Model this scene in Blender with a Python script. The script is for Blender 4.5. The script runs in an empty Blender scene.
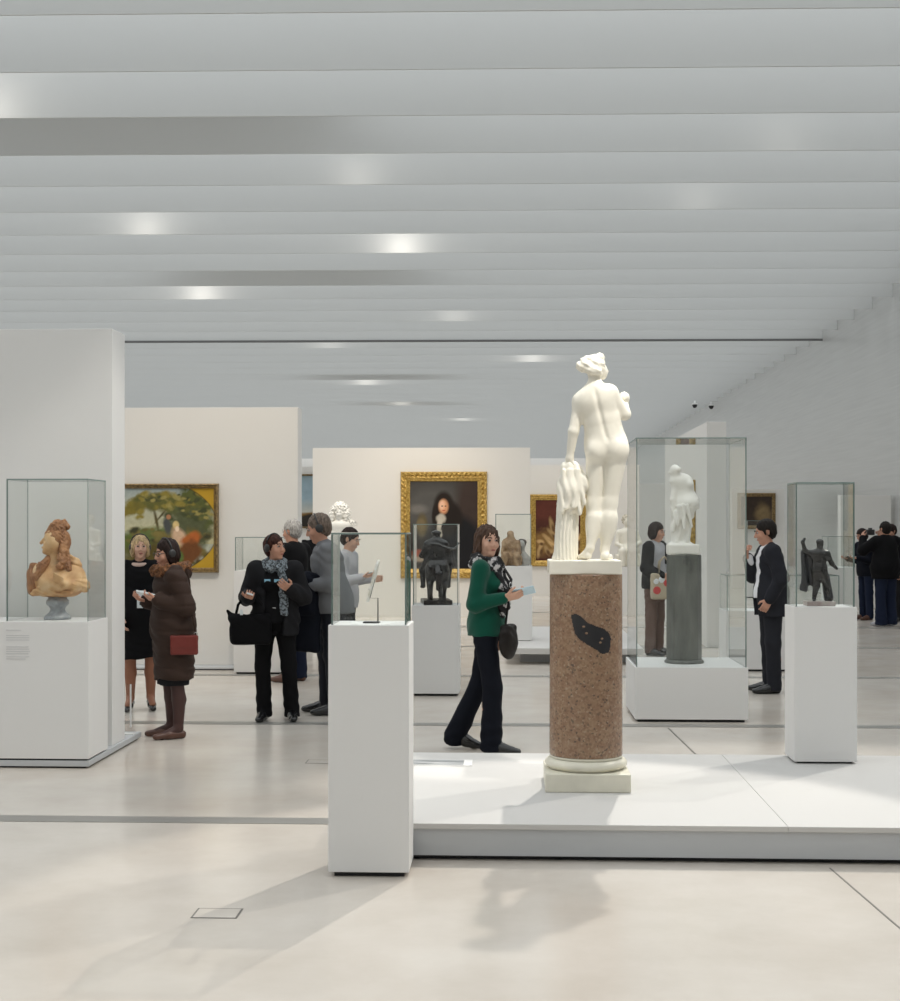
import bpy, bmesh, math, random
import numpy as np
from math import sin, cos, radians as R, pi
from mathutils import Vector, Matrix

random.seed(4)
rng = np.random.default_rng(4)
SC = bpy.context.scene
C = SC.collection

# ------------------------------------------------------------------ camera
YAW = math.atan(60 / 1400)
cam_d = bpy.data.cameras.new('camera')
cam_d.sensor_fit = 'HORIZONTAL'
cam_d.sensor_width = 36
cam_d.lens = 36 * 1400 / 900
cam_d.shift_y = 24.5 / 900
cam_d.clip_end = 300
cam = bpy.data.objects.new('camera', cam_d)
cam.location = (0, 0, 1.6)
cam.rotation_euler = (pi / 2, 0, YAW)
C.objects.link(cam)
SC.camera = cam

# ------------------------------------------------------------------ light
SC.view_settings.view_transform = 'Standard'
SC.view_settings.look = 'None'
SC.view_settings.gamma = 1
SC.view_settings.use_curve_mapping = False
SC.view_settings.exposure = 0.0
SC.cycles.transparent_max_bounces = 40
SC.cycles.max_bounces = 10
SC.cycles.diffuse_bounces = 6

world = bpy.data.worlds.new('overcast_sky')
SC.world = world
world.use_nodes = True
bg = world.node_tree.nodes['Background']
bg.inputs['Color'].default_value = (0.93, 0.965, 0.975, 1)
bg.inputs['Strength'].default_value = 1.6


def spot(loc, target, power, angle=40, blend=0.6, size=0.06, col=(1, 0.9, 0.76)):
    d = bpy.data.lights.new('spotlight_beam', 'SPOT')
    d.energy = power * 0.5
    d.spot_size = R(angle)
    d.spot_blend = blend
    d.shadow_soft_size = size
    d.color = col
    o = bpy.data.objects.new('spotlight_beam', d)
    o.location = loc
    o.rotation_euler = (Vector(target) - Vector(loc)).to_track_quat('-Z', 'Y').to_euler()
    C.objects.link(o)
    return o


WARM = (1, 0.86, 0.68)
NEUT = (1, 0.95, 0.87)
# lamps hung in the slots between the ceiling blades
spot((1.08, 10.75, 5.75), (0.30, 6.8, 0.9), 1950, 36, 0.25, 0.05, NEUT)        # behind the marble figure
spot((4.6, 11.2, 5.75), (1.9, 8.0, 0.6), 1500, 48, 0.4, 0.05, NEUT)           # behind the platform
spot((-3.6, 11.2, 5.75), (-4.0, 15.6, 1.7), 420, 60, 0.8, 0.08, WARM)        # pastoral painting wall
spot((-1.9, 11.2, 5.75), (-2.9, 15.6, 1.0), 520, 60, 0.8, 0.08, WARM)
spot((-2.4, 20.2, 5.75), (-2.5, 24.4, 1.7), 800, 60, 0.8, 0.08, WARM)        # portrait wall
spot((-0.6, 20.2, 5.75), (-0.8, 24.4, 1.5), 650, 60, 0.8, 0.08, WARM)
spot((1.6, 27.8, 5.75), (1.4, 31.6, 1.7), 650, 60, 0.8, 0.08, WARM)          # far painting wall
spot((0.9, 9.6, 5.75), (1.5, 11.8, 1.7), 300, 34, 0.5, 0.05, NEUT)           # tall glass case
spot((-4.6, 7.9, 5.75), (-3.0, 9.35, 1.2), 90, 26, 0.6, 0.05, WARM)         # bust
spot((-0.1, 13.6, 5.75), (0.35, 17.2, 0.4), 320, 44, 0.6, 0.06, NEUT)        # low platform
spot((1.9, 6.1, 5.75), (0.42, 7.7, 2.12), 1500, 15, 0.7, 0.06, NEUT)           # front of the figure
spot((-2.6, 20.0, 5.75), (-2.72, 22.3, 1.7), 300, 24, 0.5, 0.05, NEUT)        # curly white bust
spot((1.9, 22.3, 5.75), (2.1, 25.2, 1.3), 300, 30, 0.5, 0.05, NEUT)          # seated marble figure

spot((0.2, 8.3, 5.75), (-2.75, 9.7, 1.3), 850, 30, 0.7, 0.08, NEUT)          # end of the bust partition
# ------------------------------------------------------------------ materials
MATS = {}


def mat(name, col, rough=0.6, metal=0.0, spec=0.5, bump=0.0, bscale=60, var=0.0, vscale=8, coat=0.0, sheen=0.0):
    if name in MATS:
        return MATS[name]
    m = bpy.data.materials.new(name)
    m.use_nodes = True
    nt = m.node_tree
    b = nt.nodes['Principled BSDF']
    b.inputs['Base Color'].default_value = (*col, 1)
    b.inputs['Roughness'].default_value = rough
    b.inputs['Metallic'].default_value = metal
    b.inputs['Specular IOR Level'].default_value = spec
    b.inputs['Coat Weight'].default_value = coat
    b.inputs['Sheen Weight'].default_value = sheen
    if bump or var:
        tc = nt.nodes.new('ShaderNodeTexCoord')
    if var:
        n = nt.nodes.new('ShaderNodeTexNoise')
        n.inputs['Scale'].default_value = vscale
        n.inputs['Detail'].default_value = 5
        nt.links.new(tc.outputs['Object'], n.inputs['Vector'])
        r = nt.nodes.new('ShaderNodeValToRGB')
        r.color_ramp.elements[0].position = 0.3
        r.color_ramp.elements[1].position = 0.7
        r.color_ramp.elements[0].color = (*[c * (1 - var) for c in col], 1)
        r.color_ramp.elements[1].color = (*[min(1, c * (1 + var)) for c in col], 1)
        nt.links.new(n.outputs['Fac'], r.inputs['Fac'])
        nt.links.new(r.outputs['Color'], b.inputs['Base Color'])
    if bump:
        n2 = nt.nodes.new('ShaderNodeTexNoise')
        n2.inputs['Scale'].default_value = bscale
        n2.inputs['Detail'].default_value = 4
        nt.links.new(tc.outputs['Object'], n2.inputs['Vector'])
        bp = nt.nodes.new('ShaderNodeBump')
        bp.inputs['Strength'].default_value = bump
        bp.inputs['Distance'].default_value = 0.01
        nt.links.new(n2.outputs['Fac'], bp.inputs['Height'])
        nt.links.new(bp.outputs['Normal'], b.inputs['Normal'])
    MATS[name] = m
    return m


def ramp_mat(name, scale, stops, rough=0.5, detail=6, kind='noise', spec=0.5, stretch=(1, 1, 1), bump=0.0, dist=0.0, metal=0.0):
    if name in MATS:
        return MATS[name]
    m = bpy.data.materials.new(name)
    m.use_nodes = True
    nt = m.node_tree
    b = nt.nodes['Principled BSDF']
    b.inputs['Roughness'].default_value = rough
    b.inputs['Specular IOR Level'].default_value = spec
    b.inputs['Metallic'].default_value = metal
    tc = nt.nodes.new('ShaderNodeTexCoord')
    mp = nt.nodes.new('ShaderNodeMapping')
    mp.inputs['Scale'].default_value = stretch
    nt.links.new(tc.outputs['Object'], mp.inputs['Vector'])
    if kind == 'noise':
        n = nt.nodes.new('ShaderNodeTexNoise')
        n.inputs['Detail'].default_value = detail
        n.inputs['Distortion'].default_value = dist
        out = n.outputs['Fac']
    else:
        n = nt.nodes.new('ShaderNodeTexVoronoi')
        out = n.outputs['Color']
    n.inputs['Scale'].default_value = scale
    nt.links.new(mp.outputs['Vector'], n.inputs['Vector'])
    r = nt.nodes.new('ShaderNodeValToRGB')
    while len(r.color_ramp.elements) < len(stops):
        r.color_ramp.elements.new(0.5)
    for e, (p, c) in zip(r.color_ramp.elements, stops):
        e.position = p
        e.color = (*c, 1)
    nt.links.new(out, r.inputs['Fac'])
    nt.links.new(r.outputs['Color'], b.inputs['Base Color'])
    if bump:
        bp = nt.nodes.new('ShaderNodeBump')
        bp.inputs['Strength'].default_value = bump
        bp.inputs['Distance'].default_value = 0.01
        nt.links.new(out, bp.inputs['Height'])
        nt.links.new(bp.outputs['Normal'], b.inputs['Normal'])
    MATS[name] = m
    return m


def glass_mat(name='case_glass', tint=(0.983, 0.992, 0.988), gain=1.0):
    if name in MATS:
        return MATS[name]
    m = bpy.data.materials.new(name)
    m.use_nodes = True
    nt = m.node_tree
    nt.nodes.clear()
    o = nt.nodes.new('ShaderNodeOutputMaterial')
    tr = nt.nodes.new('ShaderNodeBsdfTransparent')
    tr.inputs['Color'].default_value = (*tint, 1)
    gl = nt.nodes.new('ShaderNodeBsdfGlossy')
    gl.inputs['Roughness'].default_value = 0.0
    fr = nt.nodes.new('ShaderNodeFresnel')
    ge = nt.nodes.new('ShaderNodeNewGeometry')
    ior = nt.nodes.new('ShaderNodeMapRange')      # the same reflectance on both faces of a thin pane
    ior.inputs['To Min'].default_value = 1.34
    ior.inputs['To Max'].default_value = 1 / 1.34
    nt.links.new(ge.outputs['Backfacing'], ior.inputs['Value'])
    nt.links.new(ior.outputs[0], fr.inputs['IOR'])
    mx = nt.nodes.new('ShaderNodeMixShader')
    nt.links.new(fr.outputs[0], mx.inputs[0])
    nt.links.new(tr.outputs[0], mx.inputs[1])
    nt.links.new(gl.outputs[0], mx.inputs[2])
    nt.links.new(mx.outputs[0], o.inputs['Surface'])
    MATS[name] = m
    return m


def floor_mat():
    m = bpy.data.materials.new('polished_concrete')
    m.use_nodes = True
    nt = m.node_tree
    b = nt.nodes['Principled BSDF']
    tc = nt.nodes.new('ShaderNodeTexCoord')
    n1 = nt.nodes.new('ShaderNodeTexNoise')
    n1.inputs['Scale'].default_value = 0.9
    n1.inputs['Detail'].default_value = 8
    n1.inputs['Roughness'].default_value = 0.62
    nt.links.new(tc.outputs['Object'], n1.inputs['Vector'])
    r = nt.nodes.new('ShaderNodeValToRGB')
    r.color_ramp.elements[0].position = 0.33
    r.color_ramp.elements[1].position = 0.68
    r.color_ramp.elements[0].color = (0.55, 0.495, 0.435, 1)
    r.color_ramp.elements[1].color = (0.66, 0.615, 0.56, 1)
    nt.links.new(n1.outputs['Fac'], r.inputs['Fac'])
    nt.links.new(r.outputs['Color'], b.inputs['Base Color'])
    n2 = nt.nodes.new('ShaderNodeTexNoise')
    n2.inputs['Scale'].default_value = 3
    n2.inputs['Detail'].default_value = 5
    nt.links.new(tc.outputs['Object'], n2.inputs['Vector'])
    mr = nt.nodes.new('ShaderNodeMapRange')
    mr.inputs['To Min'].default_value = 0.14
    mr.inputs['To Max'].default_value = 0.27
    nt.links.new(n2.outputs['Fac'], mr.inputs['Value'])
    nt.links.new(mr.outputs[0], b.inputs['Roughness'])
    b.inputs['Specular IOR Level'].default_value = 0.5
    return m


def attr_mat(name, rough=0.4, bump=0.15):
    if name in MATS:
        return MATS[name]
    m = bpy.data.materials.new(name)
    m.use_nodes = True
    nt = m.node_tree
    b = nt.nodes['Principled BSDF']
    a = nt.nodes.new('ShaderNodeVertexColor')
    a.layer_name = 'paint'
    nt.links.new(a.outputs['Color'], b.inputs['Base Color'])
    b.inputs['Roughness'].default_value = rough
    b.inputs['Specular IOR Level'].default_value = 0.25
    MATS[name] = m
    return m


M_WHITE = mat('white_lacquer', (0.76, 0.755, 0.745), 0.55, spec=0.3)
M_PART = mat('white_wall_paint', (0.74, 0.725, 0.70), 0.75, spec=0.2, bump=0.03, bscale=90)
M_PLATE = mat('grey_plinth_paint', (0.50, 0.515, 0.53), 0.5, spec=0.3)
M_DARK = mat('shadow_gap_black', (0.02, 0.02, 0.022), 0.7)
M_GLASS = glass_mat()
M_GEDGE = mat('glass_edge', (0.20, 0.27, 0.255), 0.25)
M_MARBLE = mat('cream_marble', (0.80, 0.765, 0.67), 0.38, spec=0.4, var=0.035, vscale=7)
M_MARBLE2 = mat('white_marble', (0.84, 0.82, 0.77), 0.4, var=0.03, vscale=7)
M_BRONZE = mat('dark_bronze', (0.014, 0.012, 0.012), 0.24, metal=0.0, spec=0.55, var=0.3, vscale=14)
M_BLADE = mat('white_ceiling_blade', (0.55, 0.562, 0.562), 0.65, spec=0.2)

# ------------------------------------------------------------------ mesh helpers


def link(o, parent=None):
    C.objects.link(o)
    if parent is not None:
        o.parent = parent
    return o


def tag(o, label, cat, group=None, kind=None):
    o['label'] = label
    o['category'] = cat
    if group:
        o['group'] = group
    if kind:
        o['kind'] = kind
    return o


def empty(name, loc=(0, 0, 0), rz=0):
    o = bpy.data.objects.new(name, None)
    o.empty_display_size = 0.1
    o.location = loc
    o.rotation_euler = (0, 0, rz)
    C.objects.link(o)
    return o


def structure(o):
    o['kind'] = 'structure'
    return o


def bm_obj(name, bm, m, parent=None, smooth=False):
    me = bpy.data.meshes.new(name)
    bm.to_mesh(me)
    bm.free()
    for mm in (m if isinstance(m, (list, tuple)) else [m]):
        me.materials.append(mm)
    if smooth:
        me.polygons.foreach_set('use_smooth', [True] * len(me.polygons))
    o = bpy.data.objects.new(name, me)
    return link(o, parent)


def bm_box(bm, lo, hi, bev=0.0):
    r = bmesh.ops.create_cube(bm, size=1)
    vs = r['verts']
    for v in vs:
        v.co = Vector([lo[i] + (v.co[i] + 0.5) * (hi[i] - lo[i]) for i in range(3)])
    if bev:
        es = list({e for v in vs for e in v.link_edges})
        bmesh.ops.bevel(bm, geom=es, offset=bev, segments=2, affect='EDGES', profile=0.5)


def box(name, lo, hi, m, parent=None, bev=0.004):
    bm = bmesh.new()
    bm_box(bm, lo, hi, bev)
    return bm_obj(name, bm, m, parent)


def lathe(name, prof, m, parent=None, seg=48, loc=(0, 0, 0), smooth=True):
    bm = bmesh.new()
    rings = []
    for r, z in prof:
        rings.append([bm.verts.new((loc[0] + r * cos(2 * pi * i / seg), loc[1] + r * sin(2 * pi * i / seg), loc[2] + z)) for i in range(seg)])
    for a, b in zip(rings[:-1], rings[1:]):
        for i in range(seg):
            bm.faces.new((a[i], a[(i + 1) % seg], b[(i + 1) % seg], b[i]))
    bm.faces.new(rings[0][::-1])
    bm.faces.new(rings[-1])
    o = bm_obj(name, bm, m, parent, smooth)
    return o


def tube(name, pts, r, m, parent=None, seg=8, closed=False, flat=1.0):
    """swept tube through pts; flat squashes it along the local second axis"""
    bm = bmesh.new()
    P = [Vector(p) for p in pts]
    n = len(P)
    rings = []
    ref = Vector((0.13, 0.21, 1)).normalized()
    for i, p in enumerate(P):
        t = (P[(i + 1) % n] - P[i - 1]) if closed else (P[min(i + 1, n - 1)] - P[max(i - 1, 0)])
        t.normalize()
        a = t.cross(ref)
        if a.length < 1e-3:
            a = t.cross(Vector((1, 0, 0)))
        a.normalize()
        b = t.cross(a)
        rr = r[i] if isinstance(r, (list, tuple)) else r
        rings.append([bm.verts.new(p + a * (rr * cos(2 * pi * j / seg)) + b * (rr * flat * sin(2 * pi * j / seg))) for j in range(seg)])
    last = n if closed else n - 1
    for i in range(last):
        A, B = rings[i], rings[(i + 1) % n]
        for j in range(seg):
            bm.faces.new((A[j], A[(j + 1) % seg], B[(j + 1) % seg], B[j]))
    if not closed:
        bm.faces.new(rings[0][::-1])
        bm.faces.new(rings[-1])
    bmesh.ops.recalc_face_normals(bm, faces=bm.faces[:])
    return bm_obj(name, bm, m, parent, True)


def blob(name, c, r, m, parent=None, rot=None, seg=14):
    bm = bmesh.new()
    bmesh.ops.create_uvsphere(bm, u_segments=seg, v_segments=max(6, seg // 2 + 1), radius=1)
    rm = rot if rot is not None else Matrix.Identity(3)
    for v in bm.verts:
        v.co = Vector(c) + rm @ Vector((v.co.x * r[0], v.co.y * r[1], v.co.z * r[2]))
    return bm_obj(name, bm, m, parent, True)


# ------------------------------------------------------------------ signed distance sculpting


def V(*a):
    return np.array(a, dtype=np.float64)


def rotm(rx=0, ry=0, rz=0):
    return np.array(Matrix.Rotation(rz, 3, 'Z') @ Matrix.Rotation(ry, 3, 'Y') @ Matrix.Rotation(rx, 3, 'X'))


class Sculpt:
    def __init__(s):
        s.ops = []
        s.lo = np.full(3, 1e9)
        s.hi = np.full(3, -1e9)

    def _push(s, kind, lo, hi, fn, k):
        s.ops.append((kind, lo, hi, fn, k))
        if kind == 'u':
            s.lo = np.minimum(s.lo, lo)
            s.hi = np.maximum(s.hi, hi)

    def cone(s, a, b, ra, rb, k=0.03, sc=(1, 1, 1), op='u'):
        a, b, sc = V(*a), V(*b), V(*sc)
        ab = (b - a) / sc
        L = float(ab @ ab) + 1e-9
        m = float(sc.min())

        def fn(x, y, z):
            px, py, pz = (x - a[0]) / sc[0], (y - a[1]) / sc[1], (z - a[2]) / sc[2]
            t = np.clip((px * ab[0] + py * ab[1] + pz * ab[2]) / L, 0, 1)
            return (np.sqrt((px - t * ab[0]) ** 2 + (py - t * ab[1]) ** 2 + (pz - t * ab[2]) ** 2) - (ra + (rb - ra) * t)) * m
        rr = max(ra, rb) * sc
        s._push(op, np.minimum(a, b) - rr, np.maximum(a, b) + rr, fn, k)
        return s

    def ell(s, c, r, k=0.03, rot=None, op='u'):
        c, r = V(*c), V(*r)
        rt = np.identity(3) if rot is None else np.array(rot)

        def fn(x, y, z):
            px, py, pz = x - c[0], y - c[1], z - c[2]
            q = [rt[0, i] * px + rt[1, i] * py + rt[2, i] * pz for i in range(3)]
            k0 = np.sqrt((q[0] / r[0]) ** 2 + (q[1] / r[1]) ** 2 + (q[2] / r[2]) ** 2)
            k1 = np.sqrt((q[0] / r[0] ** 2) ** 2 + (q[1] / r[1] ** 2) ** 2 + (q[2] / r[2] ** 2) ** 2) + 1e-6
            return k0 * (k0 - 1) / k1
        ext = np.sqrt((rt * r) ** 2 @ np.ones(3))
        s._push(op, c - ext, c + ext, fn, k)
        return s

    def box(s, c, h, rad=0.01, k=0.02, rot=None, op='u'):
        c, h = V(*c), V(*h)
        rt = np.identity(3) if rot is None else np.array(rot)

        def fn(x, y, z):
            px, py, pz = x - c[0], y - c[1], z - c[2]
            q = [np.abs(rt[0, i] * px + rt[1, i] * py + rt[2, i] * pz) - (h[i] - rad) for i in range(3)]
            o = np.sqrt(np.maximum(q[0], 0) ** 2 + np.maximum(q[1], 0) ** 2 + np.maximum(q[2], 0) ** 2)
            return o + np.minimum(np.maximum(np.maximum(q[0], q[1]), q[2]), 0) - rad
        ext = np.abs(rt) @ h
        s._push(op, c - ext, c + ext, fn, k)
        return s

    def cut(s, fn, k=0.004):
        """keep where fn < 0"""
        s.ops.append(('c', None, None, fn, k))
        return s

    def wave(s, fn):
        s.ops.append(('w', None, None, fn, 0))
        return s

    def mesh(s, h):
        pad = 3 * h + 0.02
        lo, hi = s.lo - pad, s.hi + pad
        n = np.ceil((hi - lo) / h).astype(int) + 1
        ax = [(lo[i] + h * np.arange(n[i])).astype(np.float32) for i in range(3)]
        d = np.full(tuple(n), 1.0, np.float32)
        for kind, blo, bhi, fn, k in s.ops:
            if kind in 'cw':
                X, Y, Z = ax[0][:, None, None], ax[1][None, :, None], ax[2][None, None, :]
                if kind == 'c':
                    d = np.maximum(d, np.broadcast_to(fn(X, Y, Z), d.shape).astype(np.float32))
                else:
                    near = np.abs(d) < 0.05
                    d = np.where(near, d + np.broadcast_to(fn(X, Y, Z), d.shape).astype(np.float32), d)
                continue
            e = k + 3 * h
            sl, cc = [], []
            for i in range(3):
                a = max(0, int(np.floor((blo[i] - e - lo[i]) / h)))
                b = min(n[i], int(np.ceil((bhi[i] + e - lo[i]) / h)) + 1)
                sl.append(slice(a, max(a, b)))
                cc.append(ax[i][a:b])
            if any(len(c) == 0 for c in cc):
                continue
            f = fn(cc[0][:, None, None], cc[1][None, :, None], cc[2][None, None, :]).astype(np.float32)
            sub = d[tuple(sl)]
            if kind == 'u':
                hh = np.maximum(k - np.abs(sub - f), 0) / max(k, 1e-6)
                d[tuple(sl)] = np.minimum(sub, f) - hh * hh * k * 0.25
            else:
                f = -f
                hh = np.maximum(k - np.abs(sub - f), 0) / max(k, 1e-6)
                d[tuple(sl)] = np.maximum(sub, f) + hh * hh * k * 0.25
        return surface_nets(d, lo, h)

    def build(s, name, h, m, parent=None, scale=1.0):
        v, q = s.mesh(h)
        return mesh_obj(name, v * scale, q, m, parent)


def surface_nets(d, lo, h):
    ins = d < 0
    nx, ny, nz = d.shape
    cx, cy, cz = nx - 1, ny - 1, nz - 1
    cnt = np.zeros((cx, cy, cz), np.int8)
    for i in (0, 1):
        for j in (0, 1):
            for k in (0, 1):
                cnt += ins[i:cx + i, j:cy + j, k:cz + k]
    act = (cnt > 0) & (cnt < 8)
    idx = np.argwhere(act)
    vid = np.full(act.shape, -1, np.int64)
    vid[act] = np.arange(len(idx))
    I, J, K = idx.T
    cor = {}
    for i in (0, 1):
        for j in (0, 1):
            for k in (0, 1):
                cor[i, j, k] = d[I + i, J + j, K + k]
    acc = np.zeros((len(idx), 3))
    num = np.zeros(len(idx))
    for a in cor:
        for ax in range(3):
            if a[ax] == 0:
                b = list(a)
                b[ax] = 1
                da, db = cor[a], cor[tuple(b)]
                x = (da < 0) != (db < 0)
                t = np.where(x, da / np.where(x, da - db, 1), 0)
                p = np.tile(np.array(a, float), (len(idx), 1))
                p[:, ax] += t
                acc += p * x[:, None]
                num += x
    verts = lo + h * (idx + acc / num[:, None])
    quads = []
    e = ins[:-1, 1:-1, 1:-1] != ins[1:, 1:-1, 1:-1]
    a = np.argwhere(e)
    if len(a):
        i, j, k = a[:, 0], a[:, 1] + 1, a[:, 2] + 1
        q = np.stack([vid[i, j - 1, k - 1], vid[i, j, k - 1], vid[i, j, k], vid[i, j - 1, k]], 1)
        fl = ~ins[i, j, k]
        q[fl] = q[fl][:, ::-1]
        quads.append(q)
    e = ins[1:-1, :-1, 1:-1] != ins[1:-1, 1:, 1:-1]
    a = np.argwhere(e)
    if len(a):
        i, j, k = a[:, 0] + 1, a[:, 1], a[:, 2] + 1
        q = np.stack([vid[i - 1, j, k - 1], vid[i - 1, j, k], vid[i, j, k], vid[i, j, k - 1]], 1)
        fl = ~ins[i, j, k]
        q[fl] = q[fl][:, ::-1]
        quads.append(q)
    e = ins[1:-1, 1:-1, :-1] != ins[1:-1, 1:-1, 1:]
    a = np.argwhere(e)
    if len(a):
        i, j, k = a[:, 0] + 1, a[:, 1] + 1, a[:, 2]
        q = np.stack([vid[i - 1, j - 1, k], vid[i, j - 1, k], vid[i, j, k], vid[i - 1, j, k]], 1)
        fl = ~ins[i, j, k]
        q[fl] = q[fl][:, ::-1]
        quads.append(q)
    return verts, np.concatenate(quads)


def mesh_obj(name, v, q, m, parent=None, smooth=True):
    me = bpy.data.meshes.new(name)
    me.vertices.add(len(v))
    me.vertices.foreach_set('co', np.asarray(v, np.float32).ravel())
    me.loops.add(q.size)
    me.loops.foreach_set('vertex_index', q.astype(np.int32).ravel())
    me.polygons.add(len(q))
    me.polygons.foreach_set('loop_start', np.arange(0, q.size, q.shape[1], dtype=np.int32))
    me.polygons.foreach_set('use_smooth', np.full(len(q), smooth))
    me.update(calc_edges=True)
    me.validate()
    me.materials.append(m)
    return link(bpy.data.objects.new(name, me), parent)


def folds(amp, fx=30, fz=14, ph=0.0):
    def fn(x, y, z):
        return amp * (0.6 * np.sin(fx * x + 5 * np.sin(5 * z + ph)) * np.sin(fz * z + 6 * y + ph) + 0.6 * np.sin(62 * z + 34 * x + 20 * y + 3 * np.sin(13 * x + ph) + 2.5 * np.sin(9 * z)) * np.clip(0.35 + np.sin(7.5 * z + 4 * y + 2 * ph), 0, 1))
    return fn


def curls(amp, f=55):
    def fn(x, y, z):
        return amp * (np.sin(f * x + 2.5 * np.sin(0.55 * f * z)) + np.sin(f * z * 0.9 + 2.5 * np.sin(0.6 * f * y)) + np.sin(f * y + 2 * np.sin(0.5 * f * x)))
    return fn


# ================================================================== SETTING
WX, LX, Y0, Y1, ROOF = 7.37, -17.6, -6.0, 95.0, 7.3
fl = structure(box('floor', (LX - 0.3, Y0, -0.2), (WX + 0.3, Y1, 0), floor_mat(), None, 0))
M_STRIP = mat('floor_strip_metal', (0.36, 0.35, 0.33), 0.38, metal=0.55)
M_JOINT = mat('floor_saw_cut', (0.16, 0.15, 0.135), 0.8)
for n, y in enumerate((7.52, 11.22, 14.82, 18.42, 22.02, 25.62)):
    for s in range(7):
        x0 = LX + 0.2 + s * 3.55
        box('service_strip', (x0, y - 0.075, 0.0005), (x0 + 3.54, y + 0.075, 0.003), M_STRIP, fl, 0)


def floor_line(name, p, q, w):
    a, b = Vector((*p, 0)), Vector((*q, 0))
    t = (b - a).normalized()
    nrm = Vector((-t.y, t.x, 0)) * w / 2
    bm = bmesh.new()
    lo = [bm.verts.new(v + Vector((0, 0, 0.0004))) for v in (a - nrm, b - nrm, b + nrm, a + nrm)]
    hi = [bm.verts.new(v.co + Vector((0, 0, 0.001))) for v in lo]
    bm.faces.new(hi)
    for i in range(4):
        bm.faces.new((lo[i], lo[(i + 1) % 4], hi[(i + 1) % 4], hi[i]))
    return bm_obj(name, bm, M_JOINT, fl)


floor_line('saw_cut', (1.86, 0.0), (1.49, 6.6), 0.009)
floor_line('saw_cut', (1.33, 8.9), (1.245, 11.1), 0.012)
floor_line('saw_cut', (-4.9, 7.62), (-4.2, 11.1), 0.010)
for hx, hy, hw, hh in ((-1.205, 5.72, 0.19, 0.145), (-1.28, 9.42, 0.19, 0.15)):
    r = empty('floor_box', (hx, hy, 0))
    r.parent = fl
    t = 0.008
    box('floor_box_lid', (-hw / 2 + t, -hh / 2 + t, 0.0004), (hw / 2 - t, hh / 2 - t, 0.002), fl.data.materials[0], r, 0)
    bm = bmesh.new()
    bm_box(bm, (-hw / 2, -hh / 2, 0.0004), (hw / 2, -hh / 2 + t, 0.0018))
    bm_box(bm, (-hw / 2, hh / 2 - t, 0.0004), (hw / 2, hh / 2, 0.0018))
    bm_box(bm, (-hw / 2, -hh / 2 + t, 0.0004), (-hw / 2 + t, hh / 2 - t, 0.0018))
    bm_box(bm, (hw / 2 - t, -hh / 2 + t, 0.0004), (hw / 2, hh / 2 - t, 0.0018))
    bm_obj('floor_box_rim', bm, M_JOINT, r)

M_ALU = ramp_mat('brushed_aluminium', 3.0, ((0.3, (0.55, 0.555, 0.55)), (0.7, (0.61, 0.615, 0.61))), 0.34, 6, stretch=(1, 0.15, 6), metal=0.55)
wr = structure(box('wall_right', (WX, Y0, 0), (WX + 0.3, Y1, ROOF), M_ALU, None, 0))
wl = structure(box('wall_left', (LX - 0.3, Y0, 0), (LX, Y1, ROOF), M_ALU, None, 0))
structure(box('wall_back', (LX - 0.3, Y1, 0), (WX + 0.3, Y1 + 0.3, ROOF), M_PART, None, 0))
structure(box('wall_front', (LX - 0.3, Y0 - 0.3, 0), (WX + 0.3, Y0, ROOF), M_PART, None, 0))
ceil = structure(empty('ceiling', (0, 0, 6.0)))
BH = 0.95
BSK = R(1.1)      # the blades run slightly askew to the side walls
blade_me = None
BY = [12.07 + 1.519 * n for n in range(-11, 54)]
for y in BY:
    if blade_me is None:
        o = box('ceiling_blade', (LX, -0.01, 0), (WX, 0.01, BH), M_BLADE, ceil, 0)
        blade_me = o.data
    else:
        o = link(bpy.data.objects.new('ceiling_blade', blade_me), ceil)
    o.location = (0, y - 3.9 * math.tan(BSK), 0)
    o.rotation_euler = (0, 0, BSK)
# closed roof blinds over two slots
M_BLIND = mat('roof_blind', (0.62, 0.59, 0.54), 0.8)
for k, x0, x1 in ((2, -9.5, -1.9), (8, -6.2, -1.6), (19, -6.0, -2.0), (25, -5.5, -2.2)):
    y = 12.07 + 1.519 * k
    o = box('roof_blind', (x0, 0.62, BH + 0.005), (x1, 1.489, BH + 0.045), M_BLIND, ceil, 0)
    o.location = (0, y - 3.9 * math.tan(BSK), 0)
    o.rotation_euler = (0, 0, BSK)
o = box('expansion_joint', (LX, -0.03, -0.05), (WX, 0.03, -0.002), mat('joint_grey', (0.12, 0.12, 0.12), 0.6), ceil, 0)
o.location = (0, 12.07 + 1.519 * 14 - 3.9 * math.tan(BSK), 0)
o.rotation_euler = (0, 0, BSK)
# lamps in the slots whose spill shows on the blades
M_LAMP = mat('lamp_housing', (0.75, 0.75, 0.75), 0.5)
lamp_me = {}
for k, x, p in ((2, -5.6, 14), (4, -1.95, 7), (6, -5.5, 15), (7, -1.75, 26), (10, -6.0, 22), (12, -1.2, 8), (17, 0.6, 16), (21, -4.5, 16), (15, -4.5, 8),
                (26, -4.0, 12), (31, -2.0, 12), (34, 4.0, 10), (5, 2.6, 4), (3, 3.2, 3)):
    y = 12.07 + 1.519 * k
    L = bpy.data.lights.new('track_lamp', 'POINT')
    L.energy = p * 0.3
    L.color = (1, 0.93, 0.84)
    L.shadow_soft_size = 0.04
    lo = bpy.data.objects.new('track_lamp', L)
    lo.location = (x, y - 0.42 + (x - 3.9) * math.tan(BSK), 6.07)
    C.objects.link(lo)
for x, y in ((6.55, 50), (7.2, 50.5)):
    r = empty('ceiling_camera', (x, y, 5.82))
    r.parent = ceil
    r.location = (x, y, -0.18)
    lathe('camera_dome', [(0.001, -0.07), (0.05, -0.055), (0.085, 0.0), (0.09, 0.05)], M_DARK, r, 16)
    lathe('camera_mount', [(0.1, 0.05), (0.1, 0.09), (0.03, 0.1), (0.03, 0.19)], M_LAMP, r, 16)


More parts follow.
